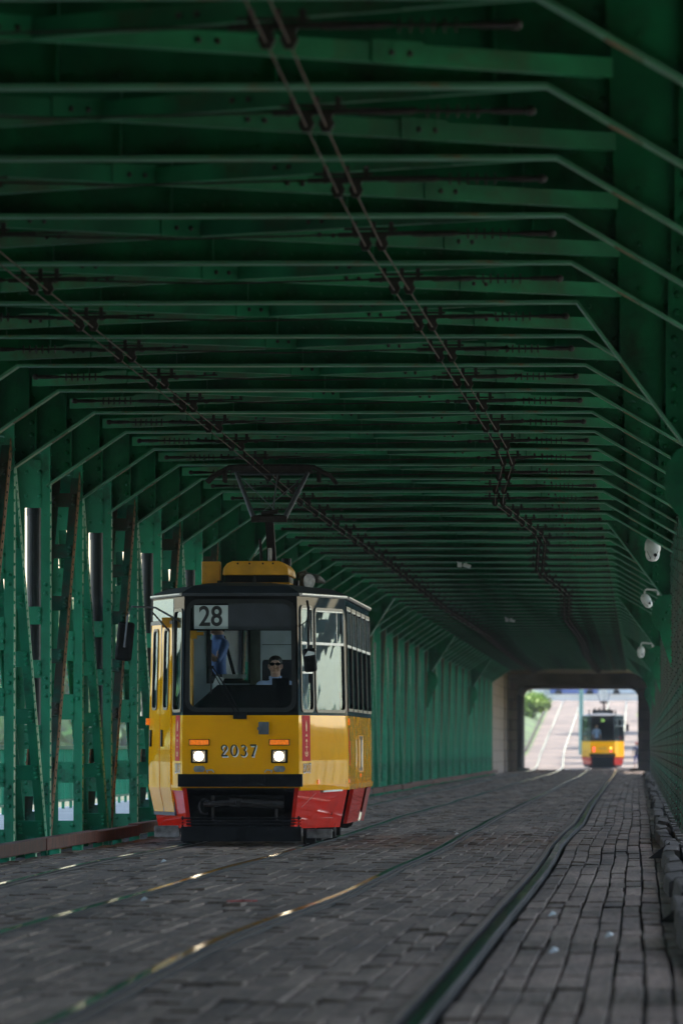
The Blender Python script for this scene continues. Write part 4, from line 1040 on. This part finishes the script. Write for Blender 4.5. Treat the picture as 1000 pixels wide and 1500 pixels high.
        dt = MB(); plate(dt, 0, .337, .353, .40, 2.64, .0, .022); plate(dt, 0, .0, .010, .36, 2.66, .0, .024); plate(dt, 0, .677, .692, .36, 2.66, .0, .024); plate(dt, 0, .0, .692, .36, .398, .0, .022); plate(dt, 0, .0, .692, 2.642, 2.68, .0, .022)
        dt.build('door_frame', M['poster'], root)
        tz = MB(); pane(tz, 0, .02, .67, 2.69, 2.94, .004); tz.build('door_transom', M['glasss'], root)
        # crest strips and small numbers on both angled panels
        for i, t0, t1 in ((2, .065, .225), (0, .80, .93)):
            s4 = MB(); plate(s4, i, t0, t1, 1.01, 1.548, .001, .004); cr = s4.build('crest_strip', M['sticker'], root)
            c4 = MB(); tm = (t0 + t1) / 2; L = seglen(i)
            c4.add([P3(i, tm + x / L, z, .0055) for x, z in ((-.03, 1.43), (.0, 1.50), (.03, 1.43), (.022, 1.36), (-.022, 1.36))], [(0, 1, 2, 3, 4)])
            for z in (1.30, 1.24):
                c4.add([P3(i, tm + x / L, zz, .0055) for x, zz in ((-.05, z), (.05, z), (.0, z + .035))], [(0, 1, 2)])
            for k in range(10):
                a0 = math.pi + math.pi * k / 10; a1 = math.pi + math.pi * (k + 1) / 10
                for rr_ in (.075, .045):
                    c4.add([P3(i, tm + math.cos(a) * q / L, 1.12 + math.sin(a) * q * .8, .0055) for a, q in ((a0, rr_), (a1, rr_), (a1, rr_ - .016), (a0, rr_ - .016))], [(0, 1, 2, 3)])
            c4.add([P3(i, tm + x / L, z, .0055) for x, z in ((-.05, 1.17), (.05, 1.17), (.05, 1.18), (-.05, 1.18))], [(0, 1, 2, 3)])
            c4.add([P3(i, tm + x / L, z, .0055) for x, z in ((-.008, 1.1), (.008, 1.1), (.008, 1.24), (-.008, 1.24))], [(0, 1, 2, 3)])
            c4.build('crest', M['gold'], cr)
            sh, fg = digits('2037', .115, None, None)
            for mbx, nm, m_ in ((sh, 'number_shadow', M['txtw']), (fg, 'fleet_number', M['txtb'])):
                me = bpy.data.meshes.new(nm); me.from_pydata(mbx.v, [], mbx.f); place_text(me, nm, m_, root, i, (t0 + t1) / 2 + .01, .93, .006)
        # roof gear: yellow box, cooling unit, insulator, spotlight
        MB().box(-.52, -.30, 1.2, 1.5, 3.13, 3.395).box(-.52, -.22, 1.16, 1.54, 3.105, 3.1295).build('roof_box', M['yellowd'], root, bevel=.01)
        u = MB(); pr = [(-.40, 3.21), (.41, 3.21), (.385, 3.30), (.34, 3.385), (.26, 3.405), (-.26, 3.405), (-.34, 3.385), (-.385, 3.30)]
        pr = [(-.27 + .01, 3.225), (.53, 3.225), (.52, 3.31), (.475, 3.37), (.41, 3.395), (-.14, 3.395), (-.205, 3.37), (-.25, 3.31)]
        u.prism(pr, lambda p: (p[0], 1.0, p[1]), lambda p: (p[0], 3.1, p[1])); u.box(-.27, .54, .98, 3.12, 3.115, 3.14)
        cu = u.build('cooling_unit', M['yellowd'], root, bevel=.02)
        MB().box(-.23, .50, 1.03, 3.08, 3.1405, 3.2245).build('grille', M['black'], cu)
        gr = MB()
        for z in (3.155, 3.18, 3.205): gr.box(-.235, .505, 1.005, 1.029, z - .004, z + .004)
        for x in (-.255, .515): gr.box(x - .012, x + .012, 1.0, 1.028, 3.1405, 3.2245)
        gr.build('grille_bar', M['black'], cu)
        vt = MB()
        for x in (-.08, .06, .22, .34): vt.tube([(x, .997, 3.365), (x, 1.02, 3.365)], .012, 10); 
        vt.build('vent_hole', M['black'], cu)
        sp = MB(); sp.box(.62, .72, 2.0, 2.4, 3.08, 3.26); sp.tube([(.55, 2.2, 3.10), (.60, 2.2, 3.26), (.70, 2.2, 3.28)], .03, 8); sp.tube([(.70, 1.95, 3.17), (.74, 1.9, 3.17)], [.06, .09], 12); sp.tube([(.66, 2.1, 3.26), (.84, 2.1, 3.2), (.92, 2.1, 3.16)], [.03, .05, .02], 8)
        sp.build('roof_equipment', M['pale_alu'], root)
        ins = MB(); ins.tube([(.40, 3.5, 3.12), (.40, 3.5, 3.48)], .06, 12); ins.build('lightning_arrester', M['black'], root); MB().tube([(.21, 3.2, 3.12), (.21, 3.2, 3.60)], .022, 8).build('antenna', M['pale_alu'], root)
        MB().tube([(.14, .6, 3.08), (.14, .6, 3.22)], [.02, .006], 8).box(-.32, -.25, .9, 1.0, 3.05, 3.16).box(.3, .34, .7, .75, 3.06, 3.13).build('whip_antenna', M['black'], root)
        # mirrors
        mi = MB(); mi.tube([(-.72, .15, 2.66), (-1.0, -.1, 2.82), (-1.27, -.25, 2.83), (-1.32, -.25, 2.72), (-1.36, -.25, 2.35)], .012, 8); mi.tube([(-.86, .3, 2.55), (-1.05, -.08, 2.78)], .010, 6); mo = mi.build('mirror', M['poster'], root)
        T = Matrix.Translation((-1.355, -.25, 2.42)) @ Matrix.Rotation(R(6), 4, 'Y') 
        m5 = MB(); m5.box(-.10, .10, -.0, .06, -.23, .23, T); m5.build('mirror_housing', M['black'], mo, bevel=.03)
        mi = MB(); mi.tube([(.78, .2, 2.90), (.80, .05, 2.82), (.80, .05, 2.3), (.82, .0, 2.2)], .016, 8); mi.tube([(.69, .1, 2.6), (.80, .05, 2.68)], .006, 6); mo = mi.build('mirror', M['black'], root)
        T = Matrix.Translation((.82, -.02, 2.19)) @ Matrix.Rotation(R(-5), 4, 'Y')
        m5 = MB(); m5.box(-.075, .08, -.05, .03, -.13, .15, T); mh = m5.build('mirror_housing', M['black'], mo, bevel=.03)
        MB().prism([(-.06, .06), (-.01, .12), (.065, .10), (.065, .07), (.02, .065)], lambda p: T @ Vector((p[0], -.054, p[1])), lambda p: T @ Vector((p[0], -.0505, p[1]))).build('mirror_painted_glint', M['white'], mh)  # white patch standing in for a glint on the housing
        # little things on the right flank
        lt = MB(); plate(lt, 2, .37, .41, .735, .785, .001, .012); plate(lt, 3, .01, .035, 1.44, 1.52, .001, .02); plate(lt, 3, .02, .05, .74, .79, .001, .01); plate(lt, 3, .5, .53, .8, .84, .001, .01); plate(lt, 0, .012, .03, 1.44, 1.52, .02, .06); plate(lt, 0, .93, .96, .735, .785, .001, .012)
        lt.build('side_marker', M['orange'], root)
        hb = MB(); hb.bar(P3(2, .45, .645, .03), P3(2, .84, .655, .03), .016, .02); hb.bar(P3(2, .45, .645, .0), P3(2, .45, .645, .035), .02, .02); hb.bar(P3(2, .84, .655, .0), P3(2, .84, .655, .035), .02, .02); hb.build('skirt_handle', M['steel'], root)
        hh = MB(); plate(hh, 3, .42, .60, .86, 1.32, .001, .006); hh.build('hatch', M['yellowd'], root)
        hh = MB(); hh.tube([P3(3, .45, .9, .03), P3(3, .45, 1.3, .03)], .012, 8); hh.box(1.2, 1.24, 2.2 + 9.1 * .45 - .02, 2.2 + 9.1 * .45 + .02, 1.27, 1.31); hh.box(1.2, 1.24, 2.2 + 9.1 * .45 - .02, 2.2 + 9.1 * .45 + .02, .88, .92); hh.build('grab_handle', M['steel'], root)
        bk = MB(); plate(bk, 3, .055, .075, .95, 1.25, .001, .004); plate(bk, 3, .012, .02, 1.1, 1.4, .001, .006); bk.build('notice', M['sticker'], root)
        # scratches across the red panel
        sc_ = MB(); sc_.bar(P3(2, .10, .31, .002), P3(2, .20, .36, .002), .004, .006); sc_.bar(P3(2, .20, .36, .002), P3(2, .40, .335, .002), .004, .007); sc_.bar(P3(2, .40, .335, .002), P3(2, .80, .325, .002), .004, .006); sc_.bar(P3(2, .1, .46, .002), P3(2, .36, .63, .002), .004, .005); sc_.build('scratch', mat('scuffed_paint', (.45, .12, .10), .5), root)
        sm = MB()
        for t_ in (.12, .30, .62, .80, .97): plate(sm, 3, t_, t_ + .0006, SKT + .04, BELT - .01, .0012, .002)
        plate(sm, 3, .02, .98, .80, .803, .0012, .002); plate(sm, 2, .955, .957, SKT + .04, BELT - .01, .0012, .002); plate(sm, 2, .30, .302, SKB + .01, SKT - .04, .0012, .002); sm.build('panel_seam', M['trous'], root)
        yc = MB(); yc.box(-.98, -.78, .9, 1.1, 2.60, 2.72); yc.build('door_motor', M['yellowd'], root)
        pap = MB(); pap.add([(-.34, .3, 1.92), (-.24, .3, 1.92), (-.20, .28, 1.99), (-.30, .28, 2.02)], [(0, 1, 2, 3)]); pap.add([(-.30, .3, 1.74), (-.22, .3, 1.76), (-.24, .3, 1.93), (-.34, .3, 1.93)], [(0, 1, 2, 3)]); pap.build('timetable_paper', M['white'], root)
    else:
        sh, fg = digits('2032', .14, None, None); o = fg.build('fleet_number', M['poster'], root, (-.02, -.004, 1.15)); o.rotation_euler = (R(90), 0, 0)
        MB().box(-.62, .62, -.12, -.0, .45, SKT - .0).build('coupler_cover', M['black'], root)
        MB().box(-.58, .60, .9, 2.6, 3.12, 3.32).build('roof_box', M['iron'], root, bevel=.02)
        rg = MB()
        for x in (-.76, .72): rg.tube([(x, .5, 3.0), (x, .5, 3.32)], .035, 8)
        for x in (-.45, -.2, .1, .35): rg.tube([(x, .9, 3.30), (x, .9, 3.42)], .05, 8)
        rg.build('roof_equipment', M['iron'], root)
        mi = MB(); mi.tube([(1.0, 13.2, 2.7), (1.35, 13.4, 2.7), (1.37, 13.4, 2.4)], .015, 6); mi.box(1.29, 1.45, 13.36, 13.42, 2.15, 2.55); mi.build('mirror', M['black'], root)
    # pantograph: leaning lower arm, V of upper tubes and the collector head
    py_ = 3.6; pg = MB()
    zt = FL - .07
    X0 = .18 if front else .05
    pg.box(X0 - .35, X0 + .35, py_ + .2, py_ + 1.8, 3.16, 3.22); 
    for x in (-.3, .3):
        for y_ in (.3, 1.7): pg.tube([(X0 + x, py_ + y_, 3.06), (X0 + x, py_ + y_, 3.17)], .05, 8)
    zk = 3.98 if front else 3.75
    pan = pg.build('pantograph', M['iron'], root)
    a1 = MB(); a1.bar((X0, py_ + 1.4, 3.22), (X0, py_ + .1, zk), .10, .11); a1.tube([(X0 - .13, py_ + 1.2, 3.25), (X0 - .13, py_ + .5, zk - .25)], .018, 6); a1.tube([(X0 - .2, py_ + .1, zk), (X0 + .2, py_ + .1, zk)], .035, 8)
    a1.box(X0 - .22, X0 + .22, py_ + .05, py_ + .2, zk - .05, zk + .02); a1.tube([(X0 - .1, py_ + .15, zk + .05), (X0 + .1, py_ + .15, zk + .08)], .03, 8)
    a1.build('lower_arm', M['iron'], pan)
    a2 = MB()
    for sx in (-1, 1): a2.tube([(X0 + sx * .19, py_ + .1, zk), (X0 + sx * .44, py_ + .9, zt - .08)], [.034, .026], 8)
    a2.tube([(X0 - .42, py_ + .85, zt - .1), (X0 + .42, py_ + .85, zt - .1)], .014, 6); a2.tube([(X0 + .03, py_ + .2, zk), (X0 + .07, py_ + .85, zt - .1)], .009, 6)
    a2.tube([(X0 - .40, py_ + .8, zt - .12), (X0 + .15, py_ + .15, zk + .02)], .005, 5); a2.tube([(X0 + .40, py_ + .8, zt - .12), (X0 - .15, py_ + .15, zk + .02)], .005, 5)
    a2.build('upper_arm', M['poster'], pan)
    hd = MB()
    for q in (.68, 1.02):
        yy = py_ + q
        hd.tube([(X0 - .80, yy, zt - .20), (X0 - .72, yy, zt - .12), (X0 - .52, yy, zt - .015), (X0 - .40, yy, zt - .005), (X0 + .40, yy, zt - .005), (X0 + .52, yy, zt - .015), (X0 + .72, yy, zt - .12), (X0 + .80, yy, zt - .22)], .026, 8)
        hd.box(X0 - .50, X0 + .50, yy - .03, yy + .03, zt - .075, zt - .012)
        for x in (-.58, .58): hd.box(X0 + x - .02, X0 + x + .02, yy - .015, yy + .015, zt - .2, zt - .05)
    for x in (-.42, .42): hd.bar((X0 + x, py_ + .68, zt - .05), (X0 + x, py_ + 1.02, zt - .05), .03, .04)
    hd.build('collector_head', M['iron'], pan)
    return root
TX, TY = -4.70, 101.6
t1 = tram((TX, TY, 0), True, 'yellow and red tram on line 28 with lit headlights and raised pantograph, coming nearer')
t2 = tram((-2.04, 484, 0), False, 'distant yellow tram with red tail lights at the far portal, driving away')

# driver and passengers
def shades(b, J):
    H = Vector(J['hd']); mb = MB()
    for s in (-1, 1): mb.ell(H + Vector((s * .034, -.092, .020)), (.031, .012, .021), nu=10, nv=6); mb.tube([H + Vector((s * .064, -.085, .026)), H + Vector((s * .082, .0, .02))], .004, 5)
    mb.tube([H + Vector((-.01, -.098, .024)), H + Vector((.01, -.098, .024))], .004, 5); mb.build('sunglasses', M['black'], b, smooth=True)
    mb = MB(); N = Vector(J['nk'])
    for s in (-1, 1): mb.add([N + Vector((s * .01, -.095, -.10)), N + Vector((s * .075, -.085, -.05)), N + Vector((s * .075, -.03, -.02)), N + Vector((s * .055, -.055, -.015)), N + Vector((s * .02, -.085, -.055))], [(0, 1, 2, 3, 4)])
    mb.build('collar', M['shirt'], b)
    mb = MB(); mb.add([N + Vector((.005, -.115, -.15)), N + Vector((.03, -.105, -.07)), N + Vector((.045, -.105, -.10)), N + Vector((.03, -.12, -.16))], [(0, 1, 2, 3)]); mb.build('lanyard', M['redcap'], b)
drv = dict(pel=(0, .12, .50), bel=(0, .10, .66), che=(0, .05, .90), nb=(0, .03, 1.03), nk=(0, .0, 1.09), hd=(0, -.02, 1.195), tp=(0, -.01, 1.285), sl=(.19, .04, .99), el=(.26, -.06, .72), wl=(.16, -.30, .74), sr=(-.19, .04, .99), er=(-.26, -.06, .72), wr=(-.16, -.30, .74),
           hl=(.09, .08, .48), kl=(.12, -.34, .50), al=(.12, -.36, .08), tl=(.13, -.50, .04), hr=(-.09, .08, .48), kr=(-.12, -.34, .50), ar=(-.12, -.36, .08), tr=(-.13, -.50, .04))
person('tram driver in pale blue shirt and dark sunglasses seated behind the windscreen', (TX + .365, TY + 1.12, FLOOR + .05), 0, drv, lambda c, J: dress(c, J, False), ['skin', 'shirt', 'trous'], extra=shades, scale=1.0)
def bag(b, J):
    mb = MB(); c = Vector(J['che'])
    mb.bar(c + Vector((-.12, .135, .16)), c + Vector((.13, .14, -.28)), .05, .012, up=(0, 1, 0)); mb.bar(c + Vector((-.12, -.135, .16)), c + Vector((.13, -.14, -.28)), .05, .012, up=(0, 1, 0)); mb.box(.08, .30, -.12, .15, .80, 1.06)
    mb.build('shoulder_bag', M['black'], b)
lean = dict(el=(.22, -.12, 1.2), wl=(.16, -.30, 1.36), er=(-.26, .0, 1.17), wr=(-.2, -.2, 1.1))
person('standing passenger in blue shirt with black bag strap behind the cab window', (TX - .40, TY + 2.75, FLOOR), R(-60), lean, lambda c, J: dress(c, J, True), ['skin', 'shirtb', 'trous'], extra=bag, scale=1.09)
person('passenger in white top standing inside the distant tram', (-2.04 - .35, 484 + 1.2, FLOOR), R(10), {}, lambda c, J: dress(c, J, True), ['skin', 'shirt', 'trous'], scale=.92)
walk = dict(kl=(.10, -.14, .50), al=(.10, .02, .10), tl=(.11, -.13, .04), kr=(-.10, .02, .50), ar=(-.10, .26, .14), tr=(-.10, .18, .05), el=(.24, .12, 1.16), wl=(.26, .02, .93), er=(-.24, -.02, 1.16), wr=(-.26, -.18, .97))
def pack(b, J):
    MB().ell((0, .13, 1.25), (.13, .09, .2)).build('backpack', M['shirtg'], b, smooth=True)
person('pedestrian in blue shorts and red cap walking beside the distant tram', (-.14, 474, .0), R(185), walk, lambda c, J: 0 if c.z < .42 else (dress(c, J, True)), ['skin', 'shirtg', 'bluetr'], hair='cap', extra=pack, scale=.86)

# ------------------------------------------------------------------ beyond the portal
def leafcloud(mb, c, r, n, size, rnd, sq=1.0):
    for _ in range(n):
        while True:
            q = Vector((rnd.uniform(-1, 1), rnd.uniform(-1, 1), rnd.uniform(-1, 1)))
            if q.length <= 1 and q.length > .35: break
        p_ = Vector(c) + Vector((q.x * r[0], q.y * r[1], q.z * r[2])); s_ = size * rnd.uniform(.6, 1.4)
        a = Vector((rnd.gauss(0, 1), rnd.gauss(0, 1), rnd.gauss(0, 1))).normalized(); b = a.cross(Vector((rnd.gauss(0, 1), rnd.gauss(0, 1), rnd.gauss(0, 1)))).normalized()
        mb.add([p_ - a * s_, p_ + b * s_ * .6, p_ + a * s_, p_ - b * s_ * .6], [(0, 1, 2, 3)])
def tree(x, y, z, h, rc, lab, leaf, n=900, seed=0, cat='tree', name='tree', trunk=True):
    rnd = random.Random(seed); r = empty(name, (x, y, z)); tag(r, lab, cat, 'trees and bushes beyond the portal')
    t = MB(); t.tube([(0, 0, -.4), (.1, 0, h * .35), (.05, .1, h * .75)], [.02 * h + .06, .014 * h + .04, .03], 8)
    for k in range(6):
        a = rnd.uniform(0, 6.28); t.tube([(.08, 0, h * (.25 + .07 * k)), (math.cos(a) * rc * .4, math.sin(a) * rc * .4, h * (.45 + .06 * k)), (math.cos(a) * rc * .75, math.sin(a) * rc * .75, h * (.55 + .07 * k))], [.06, .04, .015], 6)
    t.build('trunk', M['bark'], r)
    c = MB()
    for k in range(11):
        a = rnd.uniform(0, 6.28); q = rnd.uniform(.1, .7) * rc; zc = h * rnd.uniform(.4, .9)
        leafcloud(c, (math.cos(a) * q, math.sin(a) * q, zc), (rc * .5, rc * .5, h * .16), n // 11, .035 * h + .08, rnd)
    c.build('crown', M[leaf], r)
tree(-8.4, 655, gz(655) - .9, 3.2, 2.0, 'light green bushy tree at the top left of the portal view', 'leafy', 1600, 1)
tree(-8.9, 700, gz(700) + .5, 3.6, 1.5, 'green tree behind the bush at the top left of the portal view', 'leaf', 1600, 2)
tree(.75, 600, gz(600) - .05, 4.2, 1.1, 'yellow green bush at the right edge of the portal opening', 'leafy', 1500, 3, name='bush', cat='bush')
tree(3.4, 660, 5.0, 5.5, 2.2, 'green tree behind the bush right of the portal opening', 'leaf', 1400, 4)
for i, (x, y, h, rc, lab) in enumerate(((-16, 470, 9, 3.5, 'tree beside the abutment, nearest left of the bridge'), (-21, 500, 11, 4, 'tall tree left of the abutment, second outwards'), (-27, 470, 9, 4, 'broad tree left of the abutment, third outwards'), (-34, 490, 10, 4.5, 'outermost tree left of the abutment'), (13, 470, 9, 3.6, 'tree beside the abutment on the right of the bridge'))):
    tree(x, y, -.4, h, rc, lab, 'leaf', 1500, 20 + i)
for i, (x, y, h) in enumerate(((3.4, 522, 18), (3.8, 552, 19), (3.4, 588, 18), (3.9, 628, 20), (4.4, 497, 17))):
    tree(x, y, gz(y) + .2, h, 4.6, ['tree right of the ramp beyond the portal, second from the portal', 'tree right of the ramp, third from the portal', 'tree right of the ramp, fourth from the portal', 'tree right of the ramp, farthest of the row', 'tree right of the ramp, nearest the portal'][i], 'leaf', 900, 50 + i)
wd = MB(); rnd = random.Random(8)
for i in range(420):
    x = rnd.uniform(-420, -38) if i % 5 > 2 else rnd.uniform(20, 420); h = rnd.uniform(7, 12) if x < 0 else rnd.uniform(8, 12)
    leafcloud(wd, (x, 520 + rnd.uniform(-30, 60), h * .45 - .5), (rnd.uniform(5, 9), 6, h * .55), 150, 1.3, rnd)
o = wd.build('far_wood', M['leaf']); tag(o, 'far wood along the river bank', 'wood', kind='stuff')
# unseen near bank and wood, added to cut side light on the near roof
g = MB()
for x0, x1 in ((-3000, -10.4), (4.3, 3000)):
    g.add([(x0, -2400, 0), (x1, -2400, 0), (x1, 8, -.6), (x0, 8, -.6)], [(0, 1, 2, 3)]); g.add([(x0, 8, -.6), (x1, 8, -.6), (x1, 45, -10), (x0, 45, -10)], [(0, 1, 2, 3)])
struct(g, 'unseen_near_bank', M['dirtg'])
nw = MB(); rnd = random.Random(77)
for i in range(100):
    sd_ = rnd.choice((-1, 1)); x = (rnd.uniform(-50, -13.5) if sd_ < 0 else rnd.uniform(7.5, 45)); y = rnd.uniform(-70, 50 if abs(x) > 18 else 42); h = rnd.uniform(9, 15)
    leafcloud(nw, (x, y, h * .4 - 3.5), (3.6, 3.6, h * .55), 170, .8, rnd)
o = nw.build('unseen_shade_wood', M['leaf']); tag(o, 'unseen wood added beside the near bridge to cut the side light', 'wood', kind='stuff')
pole = MB().tube([(0, 0, -.5), (0, 0, 7.2)], [.17, .11], 12).tube([(0, 0, 6.6), (3.6, 0, 6.9)], .035, 8).tube([(0, 0, 6.6), (-2.6, 0, 6.9)], .035, 8)
pl_ = pole.build('wire_pole', mat('pale_green_steel', (.25, .42, .38), .5, var=.1), None, (-3.75, 560, .8)); tag(pl_, 'pale green overhead wire pole standing between the tracks beyond the portal', 'pole')
kb = MB()
for a, b in zip(ypts[:28], ypts[1:28]): kb.bar((-7.5, a, gz(a) + .12), (-7.5, b, gz(b) + .12), .1, .22)
tag(kb.build('low_fence', M['timber']), 'low brown edging fence beside the left track beyond the portal', 'fence')
road = MB().box(-40, 40, 742, 752, 5.3, 5.62); o = road.build('crossing_road', M['asphalt']); o['kind'] = 'structure'
tag(MB().box(-30, 30, -.15, .15, 0, 1.0).box(-30, 30, -.2, .2, 1.003, 1.04).build('low_wall', M['wall_pale'], None, (0, 738.5, 4.75)), 'pale low wall along the road at the top of the ramp', 'wall')
def car(x, y, z, m, lab):
    r = empty('parked_car', (x, y, z)); tag(r, lab, 'car', 'cars on the road at the top of the ramp')
    pr = [(-2.1, .25), (-2.1, .75), (-1.2, .95), (-.7, 1.42), (.8, 1.42), (1.4, .95), (2.1, .8), (2.1, .25)]
    MB().prism(pr, lambda p: (p[0], -.85, p[1]), lambda p: (p[0], .85, p[1])).build('body', m, r, bevel=.08)
    MB().prism([(-1.0, .98), (-.64, 1.36), (.76, 1.36), (1.22, .98)], lambda p: (p[0], -.856, p[1]), lambda p: (p[0], .856, p[1])).build('window', M['black'], r)
    for wx in (-1.35, 1.35):
        for wy in (-.8, .8): MB().tube([(wx, wy - .1, .32), (wx, wy + .1, .32)], .32, 16).build('wheel', M['blackm'], r)
cw = mat('white_car_paint', (.6, .62, .65), .3, var=.04, coat=.7); cbm = mat('blue_car_paint', (.05, .12, .4), .3, var=.04, coat=.7); cr_ = mat('red_car_paint', (.45, .04, .04), .3, var=.04, coat=.7)
car(-5.6, 747, 5.62, cbm, 'blue car on the road at the top of the ramp, left of the far tram'); car(-.6, 747, 5.62, cw, 'white car on the road at the top of the ramp, right of the far tram')
for i, (x, h, rc, lab) in enumerate(((-13, 5, 3.2, 'leafy tree beyond the crossing road, leftmost at the horizon'), (-4.2, 3.2, 2.0, 'low tree beyond the crossing road just left of the far tram'), (3.5, 4.5, 3, 'leafy tree beyond the crossing road, rightmost at the horizon'))):
    tree(x, 775, 5.5, h, rc, lab, 'leafy', 700, 80 + i)
bl = empty('building', (-2, 900, 5.7)); tag(bl, 'pale apartment block beyond the top of the ramp', 'building')
MB().box(-26, 22, 0, 12, -1, 7).build('wall', M['wall_pale'], bl); MB().box(-26.4, 22.4, -.4, 12.4, 7.003, 7.4).build('roof', M['deck'], bl)
for i in range(14):
    for j in range(2): MB().box(-24.4 + i * 3.3, -22.8 + i * 3.3, -.06, -.003, 1 + j * 3, 2.6 + j * 3).build('window', M['steel'], bl)
# railings of the two walkways
for x, lab in ((-9.9, 'grey steel railing of the left walkway'), (3.8, 'grey steel railing of the right walkway')):
    r = empty('railing', (x, 40, .12)); tag(r, lab, 'railing')
    MB().box(-.03, .03, 0, 350, 1.02, 1.08).box(-.02, .02, 0, 350, .12, .16).build('handrail', M['green'], r)
    q = MB()
    for i in range(176): q.box(-.025, .025, i * 2 - .025, i * 2 + .025, 0, 1.02)
    for i in range(1400): q.box(-.008, .008, i * .25 + .1, i * .25 + .116, .16, 1.02)
    q.build('bars', M['green'], r)

# ------------------------------------------------------------------ air under the roof and along the line
hz = MB().box(-460, 460, -70, 1500, -10.5, 26).build('haze', None); hz.data.materials.clear()
hm = bpy.data.materials.new('haze'); hm.use_nodes = True; ht = hm.node_tree; ht.nodes.clear()
ho = ht.nodes.new('ShaderNodeOutputMaterial'); hp = ht.nodes.new('ShaderNodeVolumePrincipled'); hp.inputs['Density'].default_value = .00014
hp.inputs['Color'].default_value = (.85, .9, .95, 1); ht.links.new(hp.outputs[0], ho.inputs['Volume']); hz.data.materials.append(hm); hz['kind'] = 'stuff'
